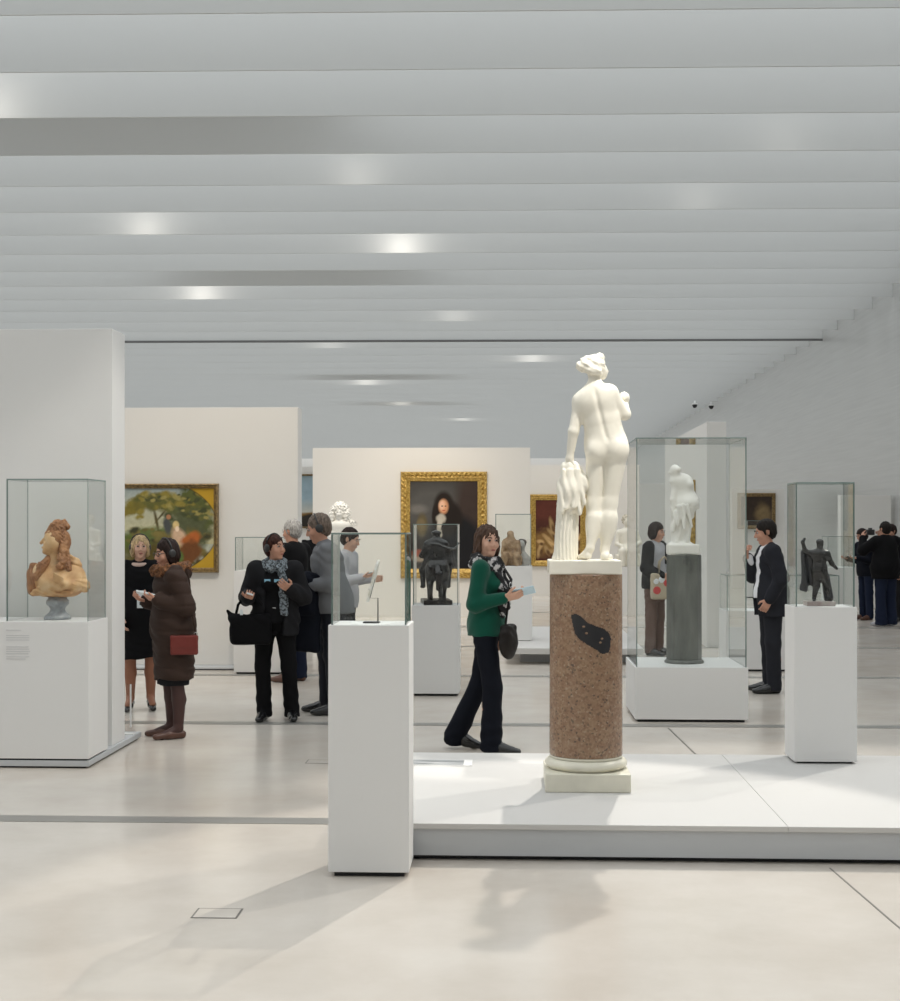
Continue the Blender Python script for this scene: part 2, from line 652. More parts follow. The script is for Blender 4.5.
# ================================================================== FURNITURE
def panes(root, lo, hi, t=0.008):
    x0, y0, z0 = lo
    x1, y1, z1 = hi
    specs = [((x0, y0, z0), (x1, y0 + t, z1 - t), 1), ((x0, y1 - t, z0), (x1, y1, z1 - t), 1),
             ((x0, y0 + t, z0), (x0 + t, y1 - t, z1 - t), 0), ((x1 - t, y0 + t, z0), (x1, y1 - t, z1 - t), 0),
             ((x0, y0, z1 - t), (x1, y1, z1), 2)]
    for a, b, ax in specs:
        o = box('glass_pane', a, b, M_GLASS, root, 0)
        o.data.materials.append(M_GEDGE)
        for p in o.data.polygons:
            if abs(p.normal[ax]) < 0.5:
                p.material_index = 1


def case(label, x0, x1, y0, y1, ztop, zglass, zfloor=0.0, gap=0.022, inset=0.012, cat='display case', group=None, label_rows=False):
    r = empty('display_case', ((x0 + x1) / 2, (y0 + y1) / 2, zfloor))
    w, d = (x1 - x0) / 2, (y1 - y0) / 2
    hz = ztop - zfloor
    box('pedestal', (-w, -d, gap), (w, d, hz), M_WHITE, r, 0.003)
    box('recessed_base', (-w + 0.025, -d + 0.025, 0), (w - 0.025, d - 0.025, gap), M_DARK, r, 0)
    if zglass:
        panes(r, (-w + inset, -d + inset, hz), (w - inset, d - inset, zglass - zfloor))
    return tag(r, label, cat, group)


# --- central platform with the marble figure
pl = empty('display_platform', (1.4, 7.72, 0))
tag(pl, 'long low white platform carrying the granite column and the bronze case', 'platform')
PX0, PX1, PYA, PYB = -0.80 - 1.4, 4.6 - 1.4, 6.66 - 7.72, 8.74 - 7.72
box('platform_top', (PX0, PYA, 0.152), (1.31 - 1.4 - 0.001, PYB, 0.178), mat('platform_white', (0.575, 0.565, 0.55), 0.5, spec=0.3), pl, 0.002)
box('platform_top', (1.31 - 1.4 + 0.001, PYA, 0.152), (PX1, PYB, 0.178), MATS['platform_white'], pl, 0.002)
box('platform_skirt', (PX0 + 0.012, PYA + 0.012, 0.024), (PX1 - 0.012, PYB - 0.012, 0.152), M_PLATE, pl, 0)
box('platform_base', (PX0 + 0.06, PYA + 0.05, 0), (PX1 - 0.06, PYB - 0.05, 0.024), M_DARK, pl, 0)
PZ = 0.178

# --- picture label lying on the platform
lab = empty('exhibit_label', (-0.44, 8.36, PZ))
tag(lab, 'flat label with a pale grey picture lying on the platform beside the walking woman', 'label')
box('label_board', (-0.185, -0.11, 0.0), (0.215, 0.10, 0.004), M_WHITE, lab, 0)
box('label_picture', (-0.175, -0.09, 0.004), (0.165, 0.085, 0.005), ramp_mat('grey_picture', 7, ((0.35, (0.12, 0.13, 0.13)), (0.5, (0.35, 0.36, 0.37)), (0.65, (0.6, 0.6, 0.6))), 0.4, stretch=(0.5, 2.4, 1)), lab, 0)

# --- cases
case('white pedestal case holding the slanted plaque on a thin black stand', -0.826, -0.458, 6.335, 6.635, 1.145, 1.565)
case('glass topped white case holding the dark bronze figure with a cloak', 1.692, 2.062, 8.42, 8.71, 1.112, 1.855, PZ, 0.012)
case('tall glass case on a low white base around the grey column', 1.014, 1.926, 11.42, 12.32, 0.445, 2.31)
case('white pedestal case holding the bronze horse and rider', -0.92, -0.475, 13.07, 13.5, 0.85, 1.61)
case('case holding pottery figures on the low platform behind the granite column', -0.19, 0.27, 17.05, 17.5, 1.10, 1.735, 0.19, 0.006)
case('plain white glass case beside the wall with the pastoral painting', -2.96, -2.45, 14.9, 15.35, 1.11, 1.47)
case('long low white case on the floor behind the man in the suit', 2.36, 3.6, 15.42, 15.95, 0.66, 1.05)
case('small white case standing behind the crowd of visitors in black', 5.6, 6.1, 25.0, 25.5, 0.85, 1.4)
case('slim white case far along the brushed metal wall', 5.2, 5.65, 31.0, 31.45, 1.0, 1.7)

# --- low platform behind
p2 = empty('display_platform', (0.8, 17.9, 0))
tag(p2, 'low white platform with a recessed grey base behind the granite column', 'platform')
box('platform_top', (-0.85, -1.85, 0.12), (0.72, 1.6, 0.19), MATS['platform_white'], p2, 0.004)
box('platform_base', (-0.68, -1.5, 0), (0.6, 1.4, 0.12), M_PLATE, p2, 0)

# --- partitions
def partition(label, x0, x1, y0, y1, h, plate=None, skirt=None):
    r = empty('display_partition', ((x0 + x1) / 2, (y0 + y1) / 2, 0))
    w, d = (x1 - x0) / 2, (y1 - y0) / 2
    z0 = 0.0
    if plate:
        a, b, c, e, pz = plate
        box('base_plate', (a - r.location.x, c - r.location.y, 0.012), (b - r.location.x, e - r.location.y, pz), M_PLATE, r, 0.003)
        box('recessed_base', (a - r.location.x + 0.03, c - r.location.y + 0.03, 0), (b - r.location.x - 0.03, e - r.location.y - 0.03, 0.012), M_DARK, r, 0)
        z0 = pz
    box('wall_panel', (-w, -d, z0), (w, d, h), M_PART if not plate or plate[4] < 0.04 else M_WHITE, r, 0.003)
    return tag(r, label, 'partition', kind='thing')


partition('white display wall behind the terracotta bust', -6.2, -2.79, 9.72, 10.04, 2.98, (-6.4, -2.765, 9.085, 10.40, 0.05))
partition('white display wall bearing the pastoral landscape painting', -6.2, -2.375, 15.60, 15.9, 2.92, (-6.2, -2.36, 15.3, 15.98, 0.03))
partition('white display wall bearing the portrait in a dark wig', -3.46, 0.35, 24.45, 24.75, 2.95)
partition('white display wall bearing the brown figure painting', 0.45, 2.9, 31.6, 31.9, 2.95)
partition('white display wall bearing the wide landscape, seen through a gap', -8.5, -3.4, 32.2, 32.5, 2.95)
partition('narrow white display wall running lengthwise behind the tall glass case', 2.573, 2.823, 18.43, 23.4, 2.95)
partition('white display wall far along the brushed metal wall', 3.3, 5.4, 44.0, 44.3, 2.9)

partition('low pale display wall with a dark painting behind the man in the suit', 5.55, 6.85, 35.3, 35.55, 2.5)
partition('low pale display wall behind the photographer by the metal wall', 6.35, 7.3, 27.2, 27.45, 2.17)

# --- bust pedestal (extends past the frame, one glass hood at its end)
r = empty('display_case', (-3.35, 9.32, 0.05))
tag(r, 'wide white plinth with a glass hood over the terracotta bust', 'display case')
box('pedestal', (-0.9, -0.235, 0.012), (0.585, 0.205, 0.915), M_WHITE, r, 0.003)
box('recessed_base', (-0.9, -0.215, 0), (0.565, 0.185, 0.012), M_DARK, r, 0)
panes(r, (0.03, -0.215, 0.915), (0.575, 0.19, 1.855))
bmL = bmesh.new()
for i, (w, z) in enumerate(((0.10, .855), (0.155, .82), (0.155, .805), (0.155, .79), (0.15, .745), (0.155, .73), (0.16, .715), (0.15, .70), (0.155, .68), (0.13, .665))):
    bm_box(bmL, (0.035, -0.2365, z), (0.035 + w, -0.2348, z + 0.006))
bm_obj('printed_text', bmL, mat('faint_grey_print', (0.62, 0.62, 0.62), 0.6), r)

# acrylic label stand on the corner of the base plate
st = empty('label_stand', (-2.83, 10.27, 0.05))
tag(st, 'small clear label stand with a white strip behind the bust partition', 'label stand')
box('acrylic_sheet', (-0.03, -0.003, 0), (0.045, 0.003, 0.37), M_GLASS, st, 0)
box('white_strip', (0.015, -0.006, 0.05), (0.027, -0.003, 0.37), M_WHITE, st, 0)
box('stand_foot', (-0.035, -0.04, -0.0), (0.05, 0.04, 0.006), M_WHITE, st, 0)

# --- plaque on stand in the front case
r = empty('plaque_on_stand', (-0.625, 6.485, 1.145))
tag(r, 'slanted pale plaque held by a thin black cranked stand', 'exhibit')
M_BLK = mat('black_steel', (0.03, 0.03, 0.03), 0.45)
box('stand_base', (-0.055, -0.03, 0.0), (0.02, 0.03, 0.006), M_BLK, r, 0.001)
tube('stand_rod', [(0.012, 0, 0.005), (0.012, 0, 0.115), (-0.026, 0, 0.115), (-0.002, 0, 0.205)], 0.0028, M_BLK, r, 8)
tube('stand_prong', [(-0.018, -0.0, 0.155), (-0.032, -0.0, 0.157)], 0.002, M_BLK, r, 6)
bm = bmesh.new()
seg = 26
rot = Matrix.Rotation(R(15), 3, 'Y')
ring = [[], []]
for i in range(seg):
    a = 2 * pi * i / seg
    rad = 1 + 0.06 * sin(3 * a + 1) + 0.05 * sin(5 * a)
    for s in (0, 1):
        p = rot @ Vector((0.005 * (s * 2 - 1), 0.055 * cos(a) * rad, 0.10 * sin(a) * rad)) + Vector((-0.010, 0, 0.195))
        ring[s].append(bm.verts.new(p))
bm.faces.new(ring[0])
bm.faces.new(ring[1][::-1])
for i in range(seg):
    bm.faces.new((ring[0][i], ring[1][i], ring[1][(i + 1) % seg], ring[0][(i + 1) % seg]))
bm_obj('plaque', bm, ramp_mat('ivory_plaque', 22, ((0.35, (0.62, 0.58, 0.48)), (0.55, (0.82, 0.81, 0.78))), 0.35), r)

# ================================================================== PAINTINGS
def canvas(name, w, h, fn, parent, res=150, y=-0.012):
    nx = res
    nz = int(res * h / w)
    gx, gz = np.meshgrid(np.linspace(0, 1, nx), np.linspace(0, 1, nz), indexing='ij')
    v = np.stack([(gx - 0.5) * w, np.full_like(gx, y), (gz - 0.5) * h], -1).reshape(-1, 3)
    i = np.arange((nx - 1) * (nz - 1))
    a = (i // (nz - 1)) * nz + i % (nz - 1)
    q = np.stack([a, a + nz, a + nz + 1, a + 1], 1)
    o = mesh_obj(name, v, q, attr_mat('oil_paint'), parent)
    col = fn(gx, gz, w / h).reshape(-1, 3)
    ca = o.data.color_attributes.new('paint', 'FLOAT_COLOR', 'POINT')
    ca.data.foreach_set('color', np.concatenate([col, np.ones((len(col), 1))], 1).astype(np.float32).ravel())
    return o


def fbm(x, y, f, seed=0, octv=4):
    g = np.random.default_rng(seed).random((64, 64))
    out, amp, tot = 0, 1.0, 0
    for o_ in range(octv):
        X, Y = x * f * 2 ** o_ + 3.7 * o_, y * f * 2 ** o_ + 9.1 * o_
        i, j = np.floor(X).astype(int), np.floor(Y).astype(int)
        u, v = X - i, Y - j
        u, v = u * u * (3 - 2 * u), v * v * (3 - 2 * v)
        q = lambda a, b: g[(i + a) % 64, (j + b) % 64]
        out = out + amp * ((q(0, 0) * (1 - u) + q(1, 0) * u) * (1 - v) + (q(0, 1) * (1 - u) + q(1, 1) * u) * v - 0.5)
        tot += amp
        amp *= 0.6
    return out / tot * 2.4


class Paint:
    def __init__(s, x, y, base, asp):
        s.x, s.y, s.asp = x, y, asp
        s.c = np.zeros(x.shape + (3,)) + np.array(base)

    def e(s, cx, cy, rx, ry, col, soft=0.3, ang=0, noise=0.0, f=30):
        dx, dy = (s.x - cx) * s.asp, s.y - cy
        ca, sa = cos(ang), sin(ang)
        u, v = dx * ca + dy * sa, -dx * sa + dy * ca
        d = np.sqrt((u / rx) ** 2 + (v / ry) ** 2)
        if noise:
            d = d + 1.6 * noise * fbm(s.x * s.asp, s.y, f * 0.28, int(cx * 997 + cy * 131))
        a = np.clip((1 - d) / soft + 0.5, 0, 1)[..., None]
        s.c = s.c * (1 - a) + np.array(col) * a
        return s

    def mix(s, a, col):
        a = np.clip(a, 0, 1)[..., None]
        s.c = s.c * (1 - a) + np.array(col) * a
        return s

    def grain(s, amp=0.12, f=60):
        n = fbm(s.x * s.asp, s.y, f * 0.3, 77)
        s.c = s.c * (1 + amp * n[..., None])
        return np.clip(s.c, 0, 1)


def pastoral(x, y, asp):
    p = Paint(x, y, (0.42, 0.44, 0.36), asp)
    p.mix((0.9 - y) * 1.6 * (y > 0.3), (0.52, 0.48, 0.28))
    p.mix((y - 0.75) * 4, (0.36, 0.43, 0.44))
    p.e(0.12, 0.28, 0.6, 0.16, (0.20, 0.25, 0.25), 0.5, 0, 0.1)
    p.e(0.45, 0.35, 0.35, 0.16, (0.12, 0.16, 0.05), 0.4, 0.1, 0.2)
    p.e(0.3, 0.30, 0.25, 0.12, (0.10, 0.13, 0.03), 0.4, 0, 0.2)
    p.e(0.42, 0.83, 0.28, 0.10, (0.24, 0.20, 0.04), 0.5, 0.15, 0.3, 40)
    p.e(0.34, 0.74, 0.17, 0.07, (0.20, 0.16, 0.03), 0.5, 0.3, 0.3, 40)
    p.e(0.6, 0.80, 0.36, 0.13, (0.14, 0.13, 0.035), 0.5, -0.1, 0.3, 36)
    p.e(0.82, 0.7, 0.26, 0.34, (0.10, 0.115, 0.035), 0.4, 0.2, 0.22, 28)
    p.e(0.78, 0.45, 0.25, 0.3, (0.09, 0.10, 0.05), 0.5, 0, 0.2)
    p.e(0.53, 0.6, 0.016, 0.16, (0.09, 0.07, 0.025), 1.2, 0.2, 0.2)
    p.e(0.57, 0.66, 0.012, 0.11, (0.09, 0.07, 0.025), 1.2, -0.7, 0.2)
    q_ = np.random.default_rng(9)
    for _ in range(110):
        cx, cy = 0.36 + 0.62 * q_.random(), 0.60 + 0.34 * q_.random()
        if cx < 0.75 and cy < 0.70 and q_.random() < 0.8:
            continue
        t_ = q_.random()
        c_ = [(0.26, 0.21, 0.045), (0.12, 0.12, 0.035), (0.06, 0.07, 0.03), (0.33, 0.28, 0.09)][q_.integers(4)]
        p.e(cx, cy, 0.02 + 0.05 * t_, 0.012 + 0.025 * t_, c_, 0.9, q_.random() * 1.2 - 0.6, 0.5, 50)
    for _ in range(60):
        cx, cy = 0.3 + 0.68 * q_.random(), 0.05 + 0.45 * q_.random()
        t_ = q_.random()
        c_ = [(0.14, 0.12, 0.04), (0.10, 0.13, 0.04), (0.20, 0.16, 0.05), (0.05, 0.05, 0.025)][q_.integers(4)]
        p.e(cx, cy, 0.03 + 0.06 * t_, 0.015 + 0.03 * t_, c_, 1.0, q_.random() * 1.2 - 0.6, 0.5, 40)
    p.e(0.55, 0.12, 0.5, 0.18, (0.10, 0.075, 0.02), 0.5, 0.1, 0.15)
    p.e(0.62, 0.52, 0.045, 0.10, (0.07, 0.075, 0.075), 0.6, 0.2, 0.2)
    p.e(0.63, 0.64, 0.03, 0.03, (0.42, 0.20, 0.10), 0.5)
    p.e(0.72, 0.38, 0.09, 0.14, (0.62, 0.42, 0.28), 0.5, 0.5, 0.15)
    p.e(0.69, 0.54, 0.04, 0.05, (0.66, 0.50, 0.22), 0.4)
    p.e(0.70, 0.49, 0.025, 0.035, (0.80, 0.62, 0.46), 0.4)
    p.e(0.66, 0.22, 0.11, 0.14, (0.60, 0.48, 0.22), 0.5, 0.3, 0.2)
    p.e(0.82, 0.36, 0.13, 0.08, (0.42, 0.12, 0.03), 0.5, 0.4, 0.2)
    p.e(0.80, 0.2, 0.16, 0.12, (0.16, 0.06, 0.02), 0.5, 0.5, 0.2)
    p.e(0.72, 0.14, 0.05, 0.07, (0.10, 0.16, 0.04), 0.5)
    p.e(0.15, 0.15, 0.25, 0.14, (0.14, 0.13, 0.05), 0.5, 0, 0.2)
    # gilt corners outside the oval field
    d = np.sqrt(((x - 0.5) / 0.53) ** 2 + ((y - 0.5) / 0.60) ** 2)
    p.c = p.grain(0.15, 70)
    p.mix((d - 1.0) * 90, (0.52, 0.32, 0.03))
    p.mix(np.clip(1 - np.abs(d - 1.0) * 60, 0, 1) * 0.8, (0.10, 0.06, 0.01))
    return np.clip(p.c, 0, 1)


def portrait(x, y, asp):
    p = Paint(x, y, (0.030, 0.026, 0.024), asp)
    p.e(0.25, 0.7, 0.5, 0.3, (0.085, 0.082, 0.078), 0.9, 0.2, 0.12, 9)
    p.e(0.12, 0.68, 0.10, 0.05, (0.16, 0.15, 0.14), 0.9)
    p.e(0.88, 0.65, 0.16, 0.5, (0.045, 0.03, 0.025), 0.8)
    p.e(0.18, 0.5, 0.06, 0.13, (0.12, 0.095, 0.05), 0.5)
    p.e(0.16, 0.5, 0.05, 0.07, (0.17, 0.13, 0.07), 0.5)
    p.e(0.66, 0.2, 0.34, 0.42, (0.010, 0.010, 0.012), 0.25)
    p.e(0.5, 0.70, 0.115, 0.18, (0.018, 0.012, 0.009), 0.3)
    p.e(0.58, 0.58, 0.15, 0.19, (0.016, 0.011, 0.009), 0.3)
    p.e(0.40, 0.60, 0.06, 0.15, (0.018, 0.012, 0.009), 0.3)
    p.e(0.495, 0.71, 0.055, 0.082, (0.62, 0.30, 0.16), 0.45)
    p.e(0.475, 0.725, 0.035, 0.05, (0.80, 0.50, 0.34), 0.7)
    p.e(0.475, 0.715, 0.012, 0.007, (0.10, 0.05, 0.03), 0.6)
    p.e(0.525, 0.715, 0.010, 0.007, (0.10, 0.05, 0.03), 0.6)
    p.e(0.50, 0.70, 0.008, 0.03, (0.75, 0.42, 0.25), 0.6)
    p.e(0.50, 0.667, 0.018, 0.006, (0.45, 0.10, 0.06), 0.6)
    p.e(0.455, 0.57, 0.055, 0.055, (0.46, 0.42, 0.35), 0.5, 0.5, 0.2)
    p.e(0.435, 0.50, 0.03, 0.08, (0.55, 0.51, 0.44), 0.5, -0.15, 0.2)
    p.e(0.44, 0.41, 0.03, 0.06, (0.40, 0.37, 0.32), 0.5, 0.2, 0.2)
    p.e(0.14, 0.13, 0.09, 0.05, (0.30, 0.24, 0.18), 0.5)
    p.e(0.12, 0.18, 0.07, 0.04, (0.28, 0.08, 0.05), 0.6)
    return p.grain(0.08, 50)


def figures(x, y, asp):
    p = Paint(x, y, (0.07, 0.022, 0.015), asp)
    p.e(0.5, 0.85, 0.7, 0.2, (0.11, 0.03, 0.02), 0.8, 0, 0.1)
    p.e(0.55, 0.3, 0.7, 0.2, (0.22, 0.12, 0.04), 0.6, 0, 0.2)
    q_ = np.random.default_rng(21)
    for _ in range(26):
        cx, cy = 0.08 + 0.84 * q_.random(), 0.08 + 0.55 * q_.random()
        a, L_ = q_.random() * 3.14, 0.06 + 0.12 * q_.random()
        sh_ = 0.6 + 0.5 * q_.random()
        p.e(cx, cy, L_, 0.03 + 0.02 * q_.random(), (0.58 * sh_, 0.38 * sh_, 0.17 * sh_), 0.7, a, 0.15)
        p.e(cx + 0.03, cy - 0.04, L_ * 0.5, 0.025, (0.12, 0.06, 0.025), 0.9, a)
    p.e(0.72, 0.72, 0.07, 0.09, (0.62, 0.46, 0.24), 0.5, 0.2, 0.15)
    p.e(0.72, 0.55, 0.10, 0.14, (0.50, 0.36, 0.16), 0.6, 0.2, 0.2)
    return p.grain(0.15, 45)


def wideland(x, y, asp):
    p = Paint(x, y, (0.30, 0.40, 0.46), asp)
    p.mix((0.55 - y) * 3, (0.55, 0.52, 0.44))
    p.mix((0.30 - y + 0.02 * np.sin(20 * x)) * 40, (0.22, 0.12, 0.03))
    p.mix((0.24 - y + 0.03 * np.sin(33 * x)) * 30, (0.03, 0.025, 0.02))
    return p.grain(0.08, 40)


def darkland(x, y, asp):
    p = Paint(x, y, (0.045, 0.03, 0.022), asp)
    p.e(0.7, 0.45, 0.25, 0.3, (0.20, 0.14, 0.07), 0.8, 0.2, 0.2, 12)
    return p.grain(0.2, 30)


def frame_mat(name, a, b):
    return ramp_mat(name, 28, ((0.33, a), (0.67, b)), 0.38, 5, metal=0.35, bump=0.35)


M_GILT = frame_mat('carved_gilt', (0.30, 0.175, 0.03), (0.62, 0.42, 0.12))
M_OLDGILT = frame_mat('old_brown_gilt', (0.13, 0.085, 0.04), (0.36, 0.25, 0.11))


def painting(label, cx, yf, cz, w, h, fw, fn, fm, rz=0, res=150, ornate=False, lip=None):
    """w,h outer size; the back lies at yf, the face towards -Y before rz"""
    r = empty('framed_painting', (cx, yf, cz), rz)
    tag(r, label, 'painting')
    D = 0.075
    prof = [(0, 0), (0, -D * .55), (0.12, -D * .95), (0.30, -D), (0.45, -D * .72), (0.62, -D * .78), (0.8, -D * .5), (1.0, -D * .35), (1.0, 0)]
    nm = ('frame_top', 'frame_bottom', 'frame_side', 'frame_side')
    W, H = w / 2, h / 2
    cor = [((-W, H), (W, H)), ((W, -H), (-W, -H)), ((W, H), (W, -H)), ((-W, -H), (-W, H))]
    for n, (a, b) in zip(nm, cor):
        a, b = Vector((a[0], 0, a[1])), Vector((b[0], 0, b[1]))
        t = (b - a).normalized()
        inn = Vector((t.z, 0, -t.x))
        L = (b - a).length
        N = max(2, int(L / 0.02)) if ornate else 2
        bm = bmesh.new()
        rows = []
        for i in range(N + 1):
            row = []
            for u, y in prof:
                e = u * fw
                pos = e + (L - 2 * e) * i / N
                yy = y
                if ornate and 0.05 < u < 0.5 and y < -0.02:
                    yy = y + 0.010 * sin(pos * 75 + u * 9) - 0.006 * sin(pos * 31)
                row.append(bm.verts.new(a + t * pos + inn * e + Vector((0, yy, 0))))
            rows.append(row)
        for p, q in zip(rows[:-1], rows[1:]):
            for k in range(len(prof) - 1):
                bm.faces.new((p[k], p[k + 1], q[k + 1], q[k]))
        bm.faces.new(rows[0])
        bm.faces.new(rows[-1][::-1])
        bmesh.ops.recalc_face_normals(bm, faces=bm.faces[:])
        bm_obj(n, bm, fm, r)
    canvas('painted_canvas', w - 2 * fw + 0.004, h - 2 * fw + 0.004, fn, r, res)
    return r


painting('landscape with rustic figures and gilt corners in a brown gilt frame', -4.015, 15.597, 1.565, 1.5, 1.0, 0.055, pastoral, M_OLDGILT, res=260)
painting('dark portrait of a person in a long black wig in a carved gilt frame', -1.155, 24.447, 1.60, 1.51, 1.86, 0.165, portrait, M_GILT, res=170, ornate=True)
painting('dark red painting of pale tangled figures in a gilt frame', 1.08, 31.597, 1.48, 1.26, 1.62, 0.13, figures, M_GILT, res=120)
painting('wide landscape with blue sky above dark ground in a thin frame', -5.0, 32.197, 2.15, 3.6, 1.25, 0.04, wideland, M_OLDGILT, res=120)
painting('gilt framed dark painting hung on the lengthwise white wall', 2.57, 20.4, 1.55, 1.7, 1.35, 0.14, figures, M_GILT, rz=R(-90), res=90)

painting('dark brown painting in a gilt frame on the low pale wall', 6.15, 35.297, 1.95, 0.95, 0.9, 0.09, darkland, M_OLDGILT, res=60)

# ================================================================== COLUMN AND MARBLE FIGURE
CX, CY = 0.415, 7.685

def granite():
    m = ramp_mat('pink_granite', 100, ((0.12, (0.06, 0.045, 0.035)), (0.2, (0.20, 0.115, 0.065)), (0.5, (0.27, 0.16, 0.095)), (0.8, (0.31, 0.20, 0.125)), (0.97, (0.40, 0.31, 0.22))), 0.24, kind='voronoi')
    nt = m.node_tree
    b = nt.nodes['Principled BSDF']
    src = b.inputs['Base Color'].links[0].from_socket
    tc = nt.nodes.new('ShaderNodeTexCoord')
    n = nt.nodes.new('ShaderNodeTexNoise')
    n.inputs['Scale'].default_value = 26
    n.inputs['Detail'].default_value = 6
    r_ = nt.nodes.new('ShaderNodeValToRGB')
    r_.color_ramp.elements[0].position, r_.color_ramp.elements[1].position = 0.35, 0.65
    r_.color_ramp.elements[0].color = (0.20, 0.105, 0.07, 1)
    r_.color_ramp.elements[1].color = (0.36, 0.255, 0.165, 1)
    mx = nt.nodes.new('ShaderNodeMix')
    mx.data_type = 'RGBA'
    mx.inputs[0].default_value = 0.28
    nt.links.new(tc.outputs['Object'], n.inputs['Vector'])
    nt.links.new(n.outputs['Fac'], r_.inputs['Fac'])
    nt.links.new(src, mx.inputs[6])
    nt.links.new(r_.outputs['Color'], mx.inputs[7])
    nt.links.new(mx.outputs[2], b.inputs['Base Color'])
    return m


r = empty('granite_column', (CX, CY, PZ))
tag(r, 'speckled pink granite column with a black patch on a marble base', 'column', kind='thing')
M_GRAN = granite()
M_BASEM = mat('base_marble', (0.72, 0.69, 0.58), 0.45, var=0.07, vscale=9)
box('plinth', (-0.227, -0.227, 0), (0.227, 0.227, 0.098), M_BASEM, r, 0.006)
tor = [(0.205, 0.098)] + [(0.178 + 0.046 * cos(a), 0.128 + 0.030 * sin(a)) for a in np.linspace(-1.2, 1.35, 9)] + [(0.198, 0.160), (0.198, 0.172)]
lathe('torus_moulding', tor, M_BASEM, r, 64)
lathe('shaft', [(0.199, 0.172), (0.199, 0.18), (0.1985, 0.6), (0.1975, 1.150), (0.194, 1.158)], M_GRAN, r, 72)
# inlaid patch, following the shaft's curve
out = [(0.0, 0.31), (0.13, 0.335), (0.26, 0.29), (0.42, 0.2), (0.62, 0.15), (0.78, 0.12), (0.93, 0.06), (1.0, -0.02), (0.99, -0.14), (0.93, -0.23),
       (0.75, -0.25), (0.62, -0.19), (0.42, -0.12), (0.22, -0.04), (0.1, 0.04), (0.05, 0.16)]
poly = [((x - 0.46) * 0.222, z * 0.37) for x, z in out]


def inside(px, pz):
    c = False
    for (x0, z0), (x1, z1) in zip(poly, poly[1:] + poly[:1]):
        if (z0 > pz) != (z1 > pz) and px < (x1 - x0) * (pz - z0) / (z1 - z0) + x0:
            c = not c
    return c


bm = bmesh.new()
grid = {}
NR = 54
xs = [-0.11 + 0.25 * i / NR for i in range(NR + 1)]
zs = [-0.1 + 0.24 * i / NR for i in range(NR + 1)]
for i in range(NR):
    for j in range(NR):
        if inside((xs[i] + xs[i + 1]) / 2, (zs[j] + zs[j + 1]) / 2):
            f = []
            for a, b in ((i, j), (i + 1, j), (i + 1, j + 1), (i, j + 1)):
                if (a, b) not in grid:
                    th = -pi / 2 + xs[a] / 0.195 + 0.06
                    grid[a, b] = bm.verts.new((0.2 * cos(th), 0.2 * sin(th), 0.825 + zs[b]))
                f.append(grid[a, b])
            bm.faces.new(f)
bm_obj('dark_patch', bm, mat('black_repair', (0.018, 0.018, 0.021), 0.22), r, True)
for th, z in ((-0.17, 0.88), (-0.10, 0.845), (0.33, 0.815), (0.28, 0.795)):
    a = -pi / 2 + th + 0.06
    blob('pale_fleck', (0.2 * cos(a), 0.2 * sin(a), z), (0.008, 0.004, 0.006), M_GRAN, r, Matrix.Rotation(a + pi / 2, 3, 'Z'), 8)

SZ = PZ + 1.158
r = empty('marble_figure', (CX - 0.006, CY, SZ))
r.scale = (0.98, 0.98, 0.973)
tag(r, 'cream marble nude figure seen from behind, hand resting on a draped stump', 'statue')
box('statue_base', (-0.205, -0.185, 0), (0.192, 0.185, 0.076), M_MARBLE, r, 0.006)


def sx(u):
    return (u - 585) / 180


def sz(v):
    return (560.5 - v) / 180 + 0.076


S = Sculpt()
# legs
hipL, hipR = (sx(597), 0.01, sz(452)), (sx(617), 0.0, sz(451))
knL, knR = (sx(594), 0.014, sz(504)), (sx(610), 0.010, sz(503))
anL, anR = (sx(590), -0.035, sz(549)), (sx(605), 0.0, sz(550))
S.cone(hipL, knL, 0.061, 0.040, 0.012)
S.cone(hipR, knR, 0.065, 0.041, 0.012)
S.cone(knL, (sx(594.5), -0.002, sz(521)), 0.038, 0.039, 0.03).cone((sx(594.5), -0.006, sz(519)), anL, 0.041, 0.021, 0.012)
S.cone(knR, (sx(609.5), 0.0, sz(520)), 0.039, 0.041, 0.03).cone((sx(609.5), -0.005, sz(518)), anR, 0.043, 0.025, 0.012)
S.ell((sx(593.5), -0.004, sz(526)), (0.034, 0.028, 0.075), 0.04).ell((sx(609), -0.002, sz(525)), (0.036, 0.030, 0.078), 0.04)
S.cone(anL, (sx(587), 0.0, sz(556)), 0.023, 0.022, 0.012).cone((sx(588), -0.035, sz(556)), (sx(580), 0.06, sz(558.5)), 0.021, 0.017, 0.012)
S.cone(anL, (sx(580), 0.01, sz(558.3)), 0.016, 0.013, 0.012)
S.cone(anR, (sx(605), -0.02, sz(557)), 0.025, 0.023, 0.012).cone((sx(605), -0.03, sz(557.5)), (sx(611), 0.10, sz(558.5)), 0.024, 0.02, 0.012)
# pelvis, buttocks, belly
S.ell((sx(607), 0.015, sz(443)), (0.113, 0.078, 0.085), 0.03)
S.ell((sx(596.8), -0.024, sz(451)), (0.060, 0.056, 0.068), 0.022)
S.ell((sx(617.0), -0.024, sz(450)), (0.063, 0.057, 0.071), 0.022)
S.cone((sx(605), 0.02, sz(438)), (sx(603), 0.005, sz(421)), 0.098, 0.086, 0.05, (1, 0.72, 1))
S.cone((sx(603), 0.005, sz(424)), (sx(596.5), 0.0, sz(401)), 0.084, 0.098, 0.05, (1, 0.66, 1))
S.ell((sx(596), 0.003, sz(400)), (0.104, 0.066, 0.072), 0.04)
